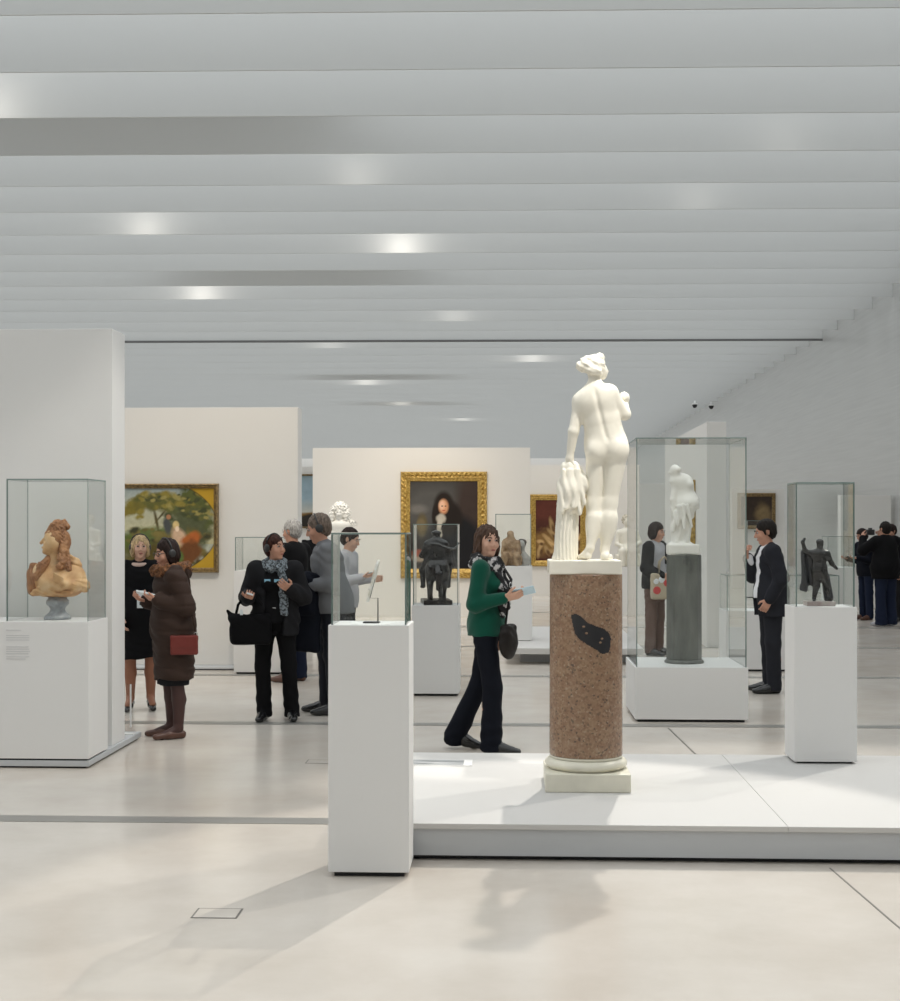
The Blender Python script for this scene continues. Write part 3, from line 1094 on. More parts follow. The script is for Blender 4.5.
# shoulder girdle
shL, shR = (sx(580), 0.01, sz(400)), (sx(610.5), 0.0, sz(391))
S.cone(shL, (sx(594.5), 0.0, sz(391)), 0.033, 0.040, 0.04).cone((sx(594.5), 0.0, sz(391)), shR, 0.040, 0.038, 0.04)
S.ell((sx(586.5), -0.026, sz(402)), (0.036, 0.024, 0.055), 0.04, rotm(0, 0.25, 0))
S.ell((sx(606), -0.026, sz(398)), (0.036, 0.024, 0.055), 0.04, rotm(0, -0.15, 0))
# cleft
S.cone((sx(607), -0.108, sz(443)), (sx(606.8), -0.085, sz(464)), 0.013, 0.013, 0.016, op='s')
# neck and head
S.cone((sx(594.5), 0.0, sz(391)), (sx(595), 0.012, sz(374)), 0.038, 0.034, 0.03)
S.ell((sx(596.5), 0.022, sz(367)), (0.050, 0.060, 0.060), 0.02, rotm(0, 0.2, 0))
S.ell((sx(603.5), 0.045, sz(370)), (0.028, 0.04, 0.042), 0.02)
S.cone((sx(606), 0.05, sz(366)), (sx(607.8), 0.055, sz(369)), 0.006, 0.010, 0.008)
# arms
elL, wrL = (sx(573.5), -0.01, sz(431)), (sx(569.8), 0.01, sz(458))
S.cone(shL, elL, 0.034, 0.029, 0.03).cone(elL, wrL, 0.030, 0.020, 0.012)
S.cone(wrL, (sx(570), 0.02, sz(465)), 0.021, 0.022, 0.015)
for i in range(4):
    S.cone((sx(567.5 + 2.2 * i), 0.025, sz(464)), (sx(567 + 3 * i), 0.05, sz(471 - i * 0.4)), 0.0095, 0.008, 0.006)
S.cone((sx(573), 0.0, sz(462)), (sx(576), -0.01, sz(467)), 0.010, 0.008, 0.008)
elR = (sx(625.5), 0.03, sz(413))
S.cone(shR, elR, 0.038, 0.033, 0.02).cone(elR, (sx(624), 0.13, sz(396)), 0.034, 0.028, 0.010)
S.ell((sx(625.5), 0.10, sz(395.5)), (0.033, 0.05, 0.036), 0.01)


def spine(x, y, z):
    t = np.clip((sz(390) - z) / (sz(390) - sz(440)), 0, 1)
    xs = sx(594.8) + (sx(606.5) - sx(594.8)) * (t ** 1.15)
    win = np.clip((sz(386) - z) / 0.05, 0, 1) * np.clip((z - sz(444)) / 0.04, 0, 1)
    return np.where(y < 0, 0.0095 * win * np.exp(-((x - xs) / 0.013) ** 2), 0)


S.wave(spine)
o = S.build('nude_body', 0.0052, M_MARBLE, r)
# hair
S = Sculpt()
S.ell((sx(595.5), 0.018, sz(363)), (0.058, 0.062, 0.052), 0.02, rotm(0, 0.15, 0))
S.ell((sx(593.5), -0.02, sz(370)), (0.052, 0.045, 0.026), 0.015, rotm(0, 0.25, 0))
S.ell((sx(580.5), -0.02, sz(364.5)), (0.026, 0.026, 0.028), 0.012)
S.ell((sx(587), -0.015, sz(364)), (0.035, 0.035, 0.030), 0.02)
S.cone((sx(584), -0.02, sz(359)), (sx(600), 0.01, sz(355)), 0.020, 0.021, 0.012)
S.ell((sx(600.5), 0.02, sz(356)), (0.026, 0.03, 0.024), 0.01)
S.cone((sx(582), -0.02, sz(369)), (sx(598), -0.03, sz(366)), 0.014, 0.016, 0.008)
S.wave(lambda x, y, z: 0.0022 * np.sin(190 * z + 90 * x + 2 * np.sin(80 * y)) + 0.0012 * np.sin(260 * x - 120 * z))
S.build('carved_hair', 0.005, M_MARBLE, r)
# stump with drapery
S = Sculpt()
S.cone((sx(566), 0.03, sz(560)), (sx(568.5), 0.03, sz(500)), 0.066, 0.060, 0.02)
S.cone((sx(567), 0.02, sz(558)), (sx(557), 0.02, sz(560)), 0.035, 0.02, 0.03)
S.wave(lambda x, y, z: 0.004 * np.sin(60 * np.arctan2(y - 0.03, x + 0.1) / 6.0 * 2 + 5 * np.sin(9 * z)))
S.build('tree_stump', 0.006, M_MARBLE, r)
S = Sculpt()
S.cone((sx(570), 0.03, sz(468)), (sx(571.5), 0.02, sz(492)), 0.050, 0.074, 0.03)
S.cone((sx(571.5), 0.02, sz(490)), (sx(570), 0.02, sz(508)), 0.072, 0.058, 0.03)
S.cone((sx(577), 0.01, sz(469)), (sx(583), 0.0, sz(485)), 0.030, 0.034, 0.02)
S.cone((sx(582.5), 0.0, sz(480)), (sx(581), 0.0, sz(512)), 0.030, 0.012, 0.02)
S.cone((sx(562), 0.0, sz(480)), (sx(562), 0.0, sz(514)), 0.022, 0.02, 0.02)
for i, (u0, u1, v1) in enumerate(((564, 561.5, 512), (568, 566.5, 508), (572, 574, 507), (575.5, 580, 513), (579, 584, 503))):
    S.cone((sx(u0), -0.02, sz(470)), (sx(u1), -0.052 + 0.008 * abs(i - 2), sz(v1)), 0.010, 0.013, 0.009)
S.wave(lambda x, y, z: 0.003 * np.sin(150 * x + 16 * z + 2 * np.sin(14 * z)))
S.build('draped_cloth', 0.005, M_MARBLE, r)

# ================================================================== BUST
BXc, BYc, BZ = -3.045, 9.31, 0.965
r = empty('terracotta_bust', (BXc, BYc, BZ))
r.scale = (0.9, 1, 1)
tag(r, 'terracotta bust with piled curls on a grey marble socle', 'bust')
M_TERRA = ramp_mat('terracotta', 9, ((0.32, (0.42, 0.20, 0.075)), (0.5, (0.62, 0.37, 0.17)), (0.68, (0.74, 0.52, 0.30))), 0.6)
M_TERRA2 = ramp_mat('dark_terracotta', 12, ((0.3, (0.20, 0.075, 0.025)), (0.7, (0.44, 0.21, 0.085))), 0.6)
M_SOCLE = ramp_mat('grey_veined_marble', 16, ((0.3, (0.24, 0.26, 0.28)), (0.7, (0.42, 0.44, 0.46))), 0.3, dist=1.5)
lathe('socle', [(0.098, 0), (0.098, 0.018), (0.088, 0.028), (0.06, 0.05), (0.052, 0.07), (0.066, 0.09), (0.082, 0.102), (0.082, 0.128), (0.07, 0.138), (0.066, 0.156)], M_SOCLE, r, 40)
S = Sculpt()
z0 = 0.14
S.ell((0.0, 0.0, z0 + 0.11), (0.20, 0.12, 0.115), 0.03)
S.ell((0.12, 0.02, z0 + 0.13), (0.085, 0.09, 0.10), 0.04)
S.ell((-0.135, 0.01, z0 + 0.135), (0.075, 0.085, 0.105), 0.04)
S.ell((-0.055, -0.085, z0 + 0.10), (0.058, 0.06, 0.055), 0.025)
S.ell((0.05, -0.09, z0 + 0.10), (0.058, 0.058, 0.055), 0.025)
S.cone((-0.02, 0.01, z0 + 0.20), (-0.02, 0.0, z0 + 0.32), 0.06, 0.048, 0.04)
S.ell((-0.03, -0.01, z0 + 0.385), (0.068, 0.075, 0.090), 0.02)
S.ell((-0.064, -0.032, z0 + 0.335), (0.032, 0.042, 0.042), 0.02)
S.ell((-0.088, -0.035, z0 + 0.315), (0.014, 0.018, 0.014), 0.015)
S.cone((-0.096, -0.033, z0 + 0.40), (-0.112, -0.035, z0 + 0.375), 0.007, 0.012, 0.01)
S.ell((-0.098, -0.034, z0 + 0.345), (0.012, 0.02, 0.007), 0.006)
S.ell((-0.082, -0.062, z0 + 0.39), (0.016, 0.016, 0.011), 0.008, op='s')
S.cut(lambda x, y, z: (z0 + 0.012) - z + 0 * x)
# raised hand on the chest
S.cone((0.17, -0.05, z0 + 0.09), (0.09, -0.135, z0 + 0.10), 0.035, 0.026, 0.02)
for i in range(4):
    S.cone((0.085, -0.14, z0 + 0.105 + 0.012 * i), (0.03, -0.155, z0 + 0.125 + 0.017 * i), 0.011, 0.008, 0.006)
S.build('bust_body', 0.006, M_TERRA, r)
S = Sculpt()
S.ell((-0.015, 0.012, z0 + 0.415), (0.082, 0.088, 0.075), 0.02)
S.ell((-0.005, 0.005, z0 + 0.475), (0.058, 0.06, 0.045), 0.02)
S.ell((0.0, 0.0, z0 + 0.505), (0.036, 0.04, 0.028), 0.015)
S.ell((0.045, 0.03, z0 + 0.38), (0.04, 0.06, 0.07), 0.02)
S.cone((0.05, -0.02, z0 + 0.36), (0.06, -0.07, z0 + 0.22), 0.032, 0.022, 0.02)
S.cone((0.055, 0.0, z0 + 0.33), (0.11, -0.06, z0 + 0.2), 0.028, 0.02, 0.02)
S.cone((-0.10, -0.07, z0 + 0.22), (-0.12, -0.09, z0 + 0.14), 0.03, 0.02, 0.02)
S.cone((-0.055, -0.03, z0 + 0.27), (-0.10, -0.06, z0 + 0.20), 0.026, 0.028, 0.02)
S.ell((-0.082, -0.06, z0 + 0.37), (0.05, 0.035, 0.062), 0.012, op='s')
for i in range(34):
    t = i * 2.399
    zz = 0.37 + 0.12 * ((i * 0.618) % 1)
    S.cone((-0.005 + 0.075 * cos(t), 0.015 + 0.085 * sin(t) * (sin(t) > -0.5), z0 + zz), (-0.005 + 0.05 * cos(t + 0.7), 0.01 + 0.06 * sin(t + 0.7), z0 + zz + 0.03), 0.014, 0.018, 0.005)
for i in range(9):
    t = i * 0.7
    S.ell((0.0 + 0.04 * cos(t), 0.0 + 0.042 * sin(t), z0 + 0.488 + 0.01 * sin(2 * t)), (0.018, 0.018, 0.015), 0.004)
for i in range(6):
    S.ell((0.055 + 0.012 * sin(i * 2.0), -0.03 - 0.012 * i, z0 + 0.34 - 0.024 * i), (0.030, 0.026, 0.019), 0.006)
    S.ell((-0.065 - 0.008 * i, -0.045 - 0.008 * i, z0 + 0.26 - 0.02 * i), (0.026, 0.024, 0.016), 0.006)
S.ell((-0.082, -0.06, z0 + 0.36), (0.048, 0.035, 0.055), 0.008, op='s')
S.ell((-0.105, -0.02, z0 + 0.35), (0.045, 0.06, 0.060), 0.008, op='s')
S.wave(curls(0.002, 240))
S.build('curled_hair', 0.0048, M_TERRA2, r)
S = Sculpt()
S.ell((-0.185, 0.01, z0 + 0.13), (0.045, 0.085, 0.115), 0.02)
S.ell((-0.16, -0.055, z0 + 0.10), (0.042, 0.045, 0.085), 0.02, rotm(0, 0.2, 0))
S.wave(lambda x, y, z: 0.004 * np.sin(150 * x + 60 * z))
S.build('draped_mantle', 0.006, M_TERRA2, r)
S = Sculpt()
for i in range(6):
    q = i / 5
    S.cone((-0.15 + 0.02 * i, -0.10 - 0.02 * sin(q * 3), z0 + 0.04 + 0.012 * i), (0.13 + 0.012 * i, -0.10 + 0.012 * i, z0 + 0.035 + 0.02 * i), 0.016, 0.013, 0.014)
S.cone((0.20, 0.0, z0 + 0.08), (0.13, 0.03, z0 + 0.235), 0.04, 0.03, 0.03)
S.cone((0.13, 0.03, z0 + 0.23), (0.06, 0.05, z0 + 0.28), 0.03, 0.025, 0.03)
S.cone((0.14, -0.09, z0 + 0.10), (0.20, 0.0, z0 + 0.09), 0.025, 0.035, 0.03)
S.wave(lambda x, y, z: 0.003 * np.sin(190 * z + 60 * x))
S.cut(lambda x, y, z: (z0 + 0.012) - z + 0 * x)
S.build('chest_drape', 0.005, M_TERRA, r)

# ================================================================== GREY COLUMN + STOOPING FIGURE (tall case)
GX, GY = 1.46, 11.83
r = empty('grey_column', (GX, GY, 0.445))
tag(r, 'short dark grey octagonal stone column inside the tall glass case', 'column', kind='thing')
M_GSTONE = ramp_mat('grey_green_stone', 5, ((0.3, (0.085, 0.09, 0.08)), (0.6, (0.15, 0.155, 0.14)), (0.8, (0.21, 0.21, 0.19))), 0.4, stretch=(2, 2, 0.6))
lathe('column_foot', [(0.162, 0), (0.165, 0.012), (0.150, 0.03)], M_GSTONE, r, 40)
lathe('shaft', [(0.146, 0.03), (0.148, 0.05), (0.145, 0.895), (0.140, 0.905)], M_GSTONE, r, 8, smooth=False)
FZ = 0.445 + 0.905
r = empty('stooping_figure', (GX - 0.01, GY, FZ))
tag(r, 'small white marble figure stooping forward on the grey column', 'statue')
S = Sculpt()
S.box((0, 0, 0.045), (0.13, 0.11, 0.045), 0.015, 0.01)
S.cone((-0.02, 0.0, 0.06), (-0.012, 0.0, 0.34), 0.085, 0.085, 0.04, (1, 0.85, 1))
S.cone((-0.012, 0.0, 0.32), (0.035, 0.0, 0.43), 0.080, 0.088, 0.04, (1, 0.8, 1))
S.ell((0.035, -0.02, 0.43), (0.092, 0.085, 0.075), 0.03)
S.cone((0.03, 0, 0.45), (-0.01, -0.01, 0.60), 0.078, 0.082, 0.05, (1, 0.75, 1))
S.cone((0.02, 0, 0.60), (-0.06, -0.015, 0.625), 0.06, 0.05, 0.04)
S.cone((-0.055, -0.015, 0.62), (-0.085, -0.03, 0.46), 0.032, 0.027, 0.02)
S.cone((-0.085, -0.03, 0.46), (-0.075, -0.04, 0.33), 0.026, 0.018, 0.015)
S.cone((0.05, -0.05, 0.59), (0.06, 0.06, 0.47), 0.032, 0.026, 0.02)
S.cone((-0.06, -0.015, 0.63), (-0.07, -0.02, 0.68), 0.034, 0.032, 0.02)
S.ell((-0.068, -0.025, 0.705), (0.043, 0.050, 0.052), 0.02)
S.ell((-0.045, -0.065, 0.715), (0.024, 0.024, 0.022), 0.01)
S.cone((-0.10, -0.02, 0.70), (-0.115, -0.02, 0.69), 0.008, 0.01, 0.01)
S.wave(lambda x, y, z: np.where((z < 0.4) & (z > 0.11), 0.006 * np.sin(75 * x + 12 * z + 2 * np.sin(20 * z)), 0))
S.build('marble_body', 0.0065, M_MARBLE2, r)
S = Sculpt()
for i, (a, b) in enumerate((((-0.04, -0.085, 0.40), (-0.05, -0.09, 0.25)), ((-0.01, -0.09, 0.41), (0.0, -0.10, 0.22)), ((0.02, -0.09, 0.41), (0.06, -0.09, 0.24)), ((-0.06, -0.07, 0.36), (-0.09, -0.07, 0.2)), ((-0.04, -0.085, 0.40), (0.07, -0.07, 0.42)))):
    S.cone(a, b, 0.022, 0.012, 0.012)
S.wave(lambda x, y, z: 0.003 * np.sin(160 * x + 30 * z))
S.build('knotted_cloth', 0.006, M_MARBLE2, r)

# ================================================================== BRONZE HORSE AND RIDER
r = empty('horse_and_rider', (-0.70, 13.29, 0.85), R(8))
tag(r, 'dark bronze rider on a horse, seen from behind, on a dark base', 'statue')
box('bronze_base', (-0.135, -0.21, 0), (0.135, 0.21, 0.045), M_BRONZE, r, 0.006)
S = Sculpt()
S.ell((0, -0.09, 0.33), (0.105, 0.11, 0.11), 0.03)
S.ell((-0.045, -0.12, 0.33), (0.062, 0.085, 0.10), 0.02)
S.ell((0.045, -0.12, 0.33), (0.062, 0.085, 0.10), 0.02)
S.cone((0, -0.06, 0.33), (0, 0.14, 0.33), 0.098, 0.100, 0.04)
S.cone((0, 0.15, 0.36), (0.0, 0.25, 0.52), 0.075, 0.05, 0.04)
S.cone((0.0, 0.24, 0.53), (0.02, 0.34, 0.47), 0.045, 0.028, 0.02)
for x, y0, y1 in ((-0.065, -0.15, -0.16), (0.065, -0.14, -0.10)):
    S.cone((x, -0.12, 0.29), (x * 1.05, y0, 0.19), 0.050, 0.027, 0.03)
    S.cone((x * 1.05, y0 - 0.02, 0.19), (x, y1, 0.075), 0.024, 0.016, 0.015)
    S.cone((x, y1, 0.075), (x, y1 + 0.02, 0.05), 0.018, 0.024, 0.01)
for x, y1 in ((-0.055, 0.15), (0.06, 0.25)):
    S.cone((x, 0.14, 0.27), (x, y1, 0.17), 0.04, 0.024, 0.02)
    S.cone((x, y1, 0.17), (x, y1 - 0.02, 0.06), 0.022, 0.02, 0.01)
S.build('horse_body', 0.0065, M_BRONZE, r)
S = Sculpt()
S.cone((0, -0.20, 0.36), (0.0, -0.235, 0.29), 0.026, 0.034, 0.02).cone((0, -0.235, 0.29), (-0.005, -0.23, 0.15), 0.034, 0.018, 0.02)
S.wave(lambda x, y, z: 0.003 * np.sin(200 * x + 30 * z))
S.build('tail', 0.006, M_BRONZE, r)
S = Sculpt()
S.cone((0, 0.02, 0.42), (0, 0.0, 0.56), 0.085, 0.082, 0.04, (1, 0.8, 1))
S.cone((-0.08, 0, 0.57), (0.08, 0, 0.57), 0.036, 0.036, 0.03)
S.cone((0, 0, 0.58), (0, 0.01, 0.63), 0.03, 0.028, 0.02)
S.ell((0, 0.012, 0.655), (0.038, 0.045, 0.045), 0.015)
S.ell((0, 0.012, 0.675), (0.05, 0.055, 0.022), 0.01)
for s in (-1, 1):
    S.cone((s * 0.07, 0.03, 0.42), (s * 0.125, 0.1, 0.32), 0.045, 0.032, 0.03)
    S.cone((s * 0.125, 0.1, 0.32), (s * 0.12, 0.06, 0.17), 0.03, 0.022, 0.02)
    S.cone((s * 0.12, 0.05, 0.17), (s * 0.13, 0.12, 0.16), 0.02, 0.016, 0.01)
S.cone((-0.09, 0, 0.56), (-0.135, 0.05, 0.46), 0.03, 0.024, 0.02).cone((-0.135, 0.05, 0.46), (-0.05, 0.14, 0.45), 0.024, 0.018, 0.02)
S.cone((0.09, 0, 0.56), (0.13, 0.06, 0.47), 0.03, 0.024, 0.02).cone((0.13, 0.06, 0.47), (0.15, 0.02, 0.36), 0.024, 0.018, 0.02)
S.build('rider', 0.0065, M_BRONZE, r)
tube('flying_sash', [(-0.11, -0.07, 0.54), (-0.06, -0.09, 0.575), (0.0, -0.095, 0.57), (0.06, -0.095, 0.545), (0.11, -0.10, 0.525), (0.16, -0.10, 0.525), (0.19, -0.10, 0.55), (0.205, -0.10, 0.585)],
     [0.014, 0.02, 0.022, 0.022, 0.021, 0.019, 0.015, 0.008], mat('polished_bronze', (0.12, 0.12, 0.12), 0.18, metal=0.9), r, 10, flat=0.6)

# ================================================================== BRONZE CLOAKED FIGURE (case on platform)
r = empty('cloaked_bronze', (1.87, 8.56, 1.112))
tag(r, 'small dark bronze figure with a cloak and outstretched arm on a marbled base', 'statue')
box('marbled_base', (-0.085, -0.06, 0), (0.085, 0.06, 0.028), ramp_mat('pink_grey_marble', 20, ((0.3, (0.30, 0.21, 0.19)), (0.7, (0.52, 0.47, 0.45))), 0.3), r, 0.004)
M_BRZ2 = mat('grey_bronze', (0.022, 0.024, 0.03), 0.3, metal=0.0)
S = Sculpt()
S.cone((0.012, 0, 0.215), (0.045, -0.01, 0.12), 0.030, 0.021, 0.015).cone((0.045, -0.01, 0.12), (0.05, 0.0, 0.04), 0.021, 0.012, 0.01)
S.cone((-0.012, 0, 0.215), (-0.02, -0.01, 0.12), 0.030, 0.021, 0.015).cone((-0.02, -0.01, 0.12), (-0.03, 0.01, 0.04), 0.021, 0.012, 0.01)
S.cone((0.05, 0.0, 0.035), (0.065, -0.03, 0.033), 0.012, 0.008, 0.006).cone((-0.03, 0.0, 0.035), (-0.04, -0.03, 0.033), 0.012, 0.008, 0.006)
S.cone((0, 0, 0.21), (0.0, 0, 0.30), 0.038, 0.046, 0.03, (1, 0.7, 1))
S.cone((-0.045, 0, 0.315), (0.045, 0, 0.315), 0.02, 0.02, 0.02)
S.cone((0, 0, 0.32), (0.002, -0.004, 0.35), 0.016, 0.015, 0.01)
S.ell((0.003, -0.006, 0.372), (0.02, 0.023, 0.027), 0.008)
S.ell((0.003, -0.001, 0.388), (0.023, 0.026, 0.016), 0.006)
S.cone((0.048, 0, 0.312), (0.075, 0, 0.255), 0.018, 0.014, 0.01).cone((0.075, 0, 0.255), (0.10, -0.02, 0.225), 0.014, 0.009, 0.01)
S.cone((-0.048, 0, 0.315), (-0.085, 0, 0.33), 0.018, 0.014, 0.01).cone((-0.085, 0, 0.33), (-0.10, 0, 0.385), 0.014, 0.010, 0.01)
S.cone((-0.10, 0, 0.385), (-0.088, 0, 0.405), 0.010, 0.008, 0.008)
S.build('bronze_body', 0.0045, M_BRONZE, r)
S = Sculpt()
S.box((-0.05, 0.03, 0.22), (0.05, 0.012, 0.105), 0.01, 0.02)
S.cone((-0.09, 0.02, 0.32), (-0.09, 0.02, 0.10), 0.014, 0.02, 0.02)
S.cone((0.04, 0.02, 0.18), (0.055, 0.0, 0.05), 0.02, 0.024, 0.02)
S.wave(lambda x, y, z: 0.006 * np.sin(130 * x + 14 * z))
S.build('cloak', 0.0045, M_BRZ2, r)

# ================================================================== POTTERY GROUP, SEATED FIGURE, CURLY BUST
r = empty('pottery_group', (0.02, 17.27, 1.10))
tag(r, 'weathered brown clay seated figure on a block inside its glass case', 'statue')
M_CLAY = ramp_mat('brown_clay', 14, ((0.3, (0.20, 0.115, 0.06)), (0.6, (0.40, 0.27, 0.16)), (0.8, (0.50, 0.38, 0.26))), 0.7)
S = Sculpt()
S.box((0, 0, 0.06), (0.13, 0.10, 0.06), 0.03, 0.03)
S.cone((-0.02, 0, 0.10), (-0.01, 0, 0.28), 0.10, 0.075, 0.04, (1, 0.8, 1))
S.cone((-0.085, -0.02, 0.28), (0.07, -0.02, 0.28), 0.035, 0.035, 0.03)
S.ell((-0.01, 0, 0.375), (0.045, 0.05, 0.055), 0.03)
S.cone((-0.08, -0.03, 0.28), (-0.11, -0.06, 0.16), 0.034, 0.025, 0.02).cone((0.07, -0.03, 0.28), (0.1, -0.07, 0.16), 0.034, 0.025, 0.02)
S.cone((-0.06, -0.05, 0.13), (-0.07, -0.14, 0.12), 0.045, 0.04, 0.03).cone((0.05, -0.05, 0.13), (0.06, -0.14, 0.12), 0.045, 0.04, 0.03)
S.cone((-0.07, -0.14, 0.12), (-0.07, -0.15, 0.015), 0.036, 0.03, 0.02).cone((0.06, -0.14, 0.12), (0.06, -0.15, 0.015), 0.036, 0.03, 0.02)
S.wave(curls(0.003, 60))
S.cut(lambda x, y, z: -z + 0 * x)
S.build('clay_body', 0.008, M_CLAY, r)

r = empty('stone_head', (0.155, 17.33, 1.10))
tag(r, 'pale grey shoulder bust with dark hair behind the clay figure', 'bust')
S = Sculpt()
S.ell((0, 0, 0.06), (0.10, 0.07, 0.10), 0.03)
S.cone((0, 0, 0.14), (-0.01, 0, 0.2), 0.04, 0.035, 0.03)
S.ell((-0.01, -0.01, 0.25), (0.045, 0.055, 0.065), 0.02)
S.cone((-0.01, -0.055, 0.26), (-0.012, -0.07, 0.24), 0.007, 0.011, 0.01)
S.cut(lambda x, y, z: -z + 0 * x)
S.build('stone_bust', 0.007, mat('pale_grey_stone', (0.42, 0.41, 0.39), 0.7, var=0.1, vscale=20), r)
S = Sculpt()
S.ell((-0.005, 0.015, 0.27), (0.053, 0.055, 0.06), 0.02)
S.wave(curls(0.003, 80))
S.build('carved_hair', 0.007, mat('dark_stone', (0.10, 0.085, 0.075), 0.7), r)

ped = box('statue_pedestal', (-0.3, -0.3, 0), (0.3, 0.3, 0.86), M_WHITE, None, 0.004)
ped.location = (2.10, 25.2, 0)
tag(ped, 'white block pedestal under the seated marble figure', 'pedestal')
r = empty('seated_figure', (2.10, 25.2, 0.86))
tag(r, 'cream marble seated figure with ornate curls beyond the granite column', 'statue')
S = Sculpt()
S.box((0, 0, 0.11), (0.22, 0.2, 0.11), 0.03, 0.03)
S.ell((0.03, 0, 0.28), (0.2, 0.17, 0.13), 0.05)
S.cone((0.02, 0, 0.3), (0, 0, 0.58), 0.15, 0.13, 0.06, (1, 0.75, 1))
S.cone((-0.14, 0, 0.6), (0.14, 0, 0.6), 0.06, 0.06, 0.04)
S.cone((-0.15, 0, 0.6), (-0.19, -0.04, 0.4), 0.05, 0.04, 0.03).cone((-0.19, -0.04, 0.4), (-0.1, -0.18, 0.36), 0.04, 0.03, 0.02)
S.cone((0.15, 0, 0.6), (0.22, -0.03, 0.42), 0.05, 0.04, 0.03).cone((0.22, -0.03, 0.42), (0.1, -0.18, 0.36), 0.04, 0.03, 0.02)
S.cone((-0.08, -0.1, 0.27), (-0.1, -0.24, 0.27), 0.08, 0.07, 0.03).cone((0.08, -0.1, 0.27), (0.1, -0.24, 0.27), 0.08, 0.07, 0.03)
S.cone((-0.1, -0.24, 0.27), (-0.1, -0.26, 0.03), 0.06, 0.04, 0.03).cone((0.1, -0.24, 0.27), (0.1, -0.26, 0.03), 0.06, 0.04, 0.03)
S.cone((0, 0, 0.63), (0, -0.01, 0.72), 0.05, 0.045, 0.03)
S.ell((0, -0.02, 0.80), (0.07, 0.085, 0.10), 0.02)
S.cut(lambda x, y, z: -z + 0 * x)
S.build('marble_body', 0.014, M_MARBLE, r)
S = Sculpt()
S.ell((0, 0.01, 0.835), (0.095, 0.10, 0.09), 0.02)
S.ell((0, -0.09, 0.79), (0.05, 0.06, 0.07), 0.01, op='s')
S.wave(curls(0.009, 120))
S.build('carved_curls', 0.012, mat('mottled_marble', (0.55, 0.50, 0.40), 0.5, var=0.3, vscale=30), r)  # darker mottled marble for the head of curls

ped = box('statue_pedestal', (-0.22, -0.22, 0), (0.22, 0.22, 1.42), M_WHITE, None, 0.004)
ped.location = (-2.72, 22.3, 0)
tag(ped, 'tall slim white pedestal under the bust with the curly wig', 'pedestal')
r = empty('wigged_bust', (-2.72, 22.3, 1.42))
tag(r, 'bright white marble bust with a tall curly wig in front of the portrait wall', 'bust')
S = Sculpt()
S.cone((0, 0, 0.0), (0, 0, 0.09), 0.08, 0.05, 0.02)
S.ell((0, 0, 0.17), (0.2, 0.11, 0.10), 0.03)
S.cone((0, 0, 0.2), (0, 0, 0.32), 0.06, 0.05, 0.04)
S.ell((0, -0.02, 0.36), (0.068, 0.085, 0.10), 0.02)
S.cone((0, -0.10, 0.38), (0, -0.12, 0.345), 0.01, 0.017, 0.01)
S.ell((-0.027, -0.1, 0.375), (0.018, 0.018, 0.012), 0.008, op='s').ell((0.027, -0.1, 0.375), (0.018, 0.018, 0.012), 0.008, op='s')
S.cut(lambda x, y, z: -z + 0 * x)
S.build('marble_body', 0.009, M_MARBLE2, r)
S = Sculpt()
S.ell((0, 0.02, 0.43), (0.13, 0.11, 0.12), 0.03)
S.ell((-0.11, 0.0, 0.33), (0.06, 0.07, 0.12), 0.03).ell((0.11, 0.0, 0.33), (0.06, 0.07, 0.12), 0.03)
S.cone((0.13, 0.0, 0.24), (0.24, 0.0, 0.2), 0.05, 0.03, 0.02)
S.ell((0, -0.11, 0.36), (0.062, 0.07, 0.09), 0.01, op='s')
S.wave(curls(0.009, 120))
S.build('curly_wig', 0.010, M_MARBLE2, r)

# ================================================================== PEOPLE
M_SKIN = mat('skin_fair', (0.62, 0.37, 0.27), 0.5, spec=0.35, var=0.05, vscale=25)
M_SKIN2 = mat('skin_ruddy', (0.56, 0.30, 0.21), 0.5, spec=0.35, var=0.06, vscale=25)
M_EYEW = mat('eye_white', (0.42, 0.38, 0.35), 0.2)
M_EYED = mat('eye_dark', (0.03, 0.02, 0.015), 0.15)
M_LIP = mat('lip_red', (0.40, 0.12, 0.10), 0.45)
M_BLACKCL = mat('black_cloth', (0.006, 0.006, 0.007), 0.8, spec=0.12, bump=0.2, bscale=120)
M_BLACKCL2 = mat('charcoal_cloth', (0.016, 0.016, 0.018), 0.8, spec=0.12, bump=0.2, bscale=120)
M_NAVY = mat('navy_cloth', (0.006, 0.0075, 0.013), 0.75, spec=0.12, bump=0.2, bscale=140)
M_DENIM = mat('dark_denim', (0.014, 0.020, 0.042), 0.8, spec=0.12, bump=0.2, bscale=140)
M_GREEN = mat('green_knit', (0.004, 0.075, 0.048), 0.85, spec=0.12, bump=0.35, bscale=160, sheen=0.2)
M_BROWN = mat('brown_quilted_coat', (0.045, 0.028, 0.022), 0.6, spec=0.12, bump=0.25, bscale=90)
M_GREYKN = mat('grey_knit', (0.17, 0.175, 0.185), 0.9, spec=0.12, bump=0.3, bscale=150)
M_LGREY = mat('light_grey_cloth', (0.42, 0.42, 0.45), 0.85, bump=0.2, bscale=120)
M_SUIT = mat('charcoal_suit', (0.020, 0.021, 0.027), 0.7, spec=0.12, bump=0.12, bscale=200)
M_SHIRT = mat('white_shirt', (0.74, 0.75, 0.78), 0.75)
M_SHOE = mat('black_leather', (0.010, 0.010, 0.011), 0.22, spec=0.6)
M_BRSHOE = mat('brown_leather', (0.10, 0.045, 0.03), 0.4)
M_TIGHT = mat('dark_brown_tights', (0.055, 0.022, 0.018), 0.6)
M_TAN = mat('tan_tights', (0.30, 0.125, 0.07), 0.55)


def hairm(name, c):
    return ramp_mat(name, 70, ((0.35, tuple(x * 0.55 for x in c)), (0.65, tuple(min(1, x * 1.3) for x in c))), 0.6, stretch=(1, 1, 0.35), bump=0.4, spec=0.18)


def unit(v):
    v = np.array(v, float)
    return v / np.linalg.norm(v)


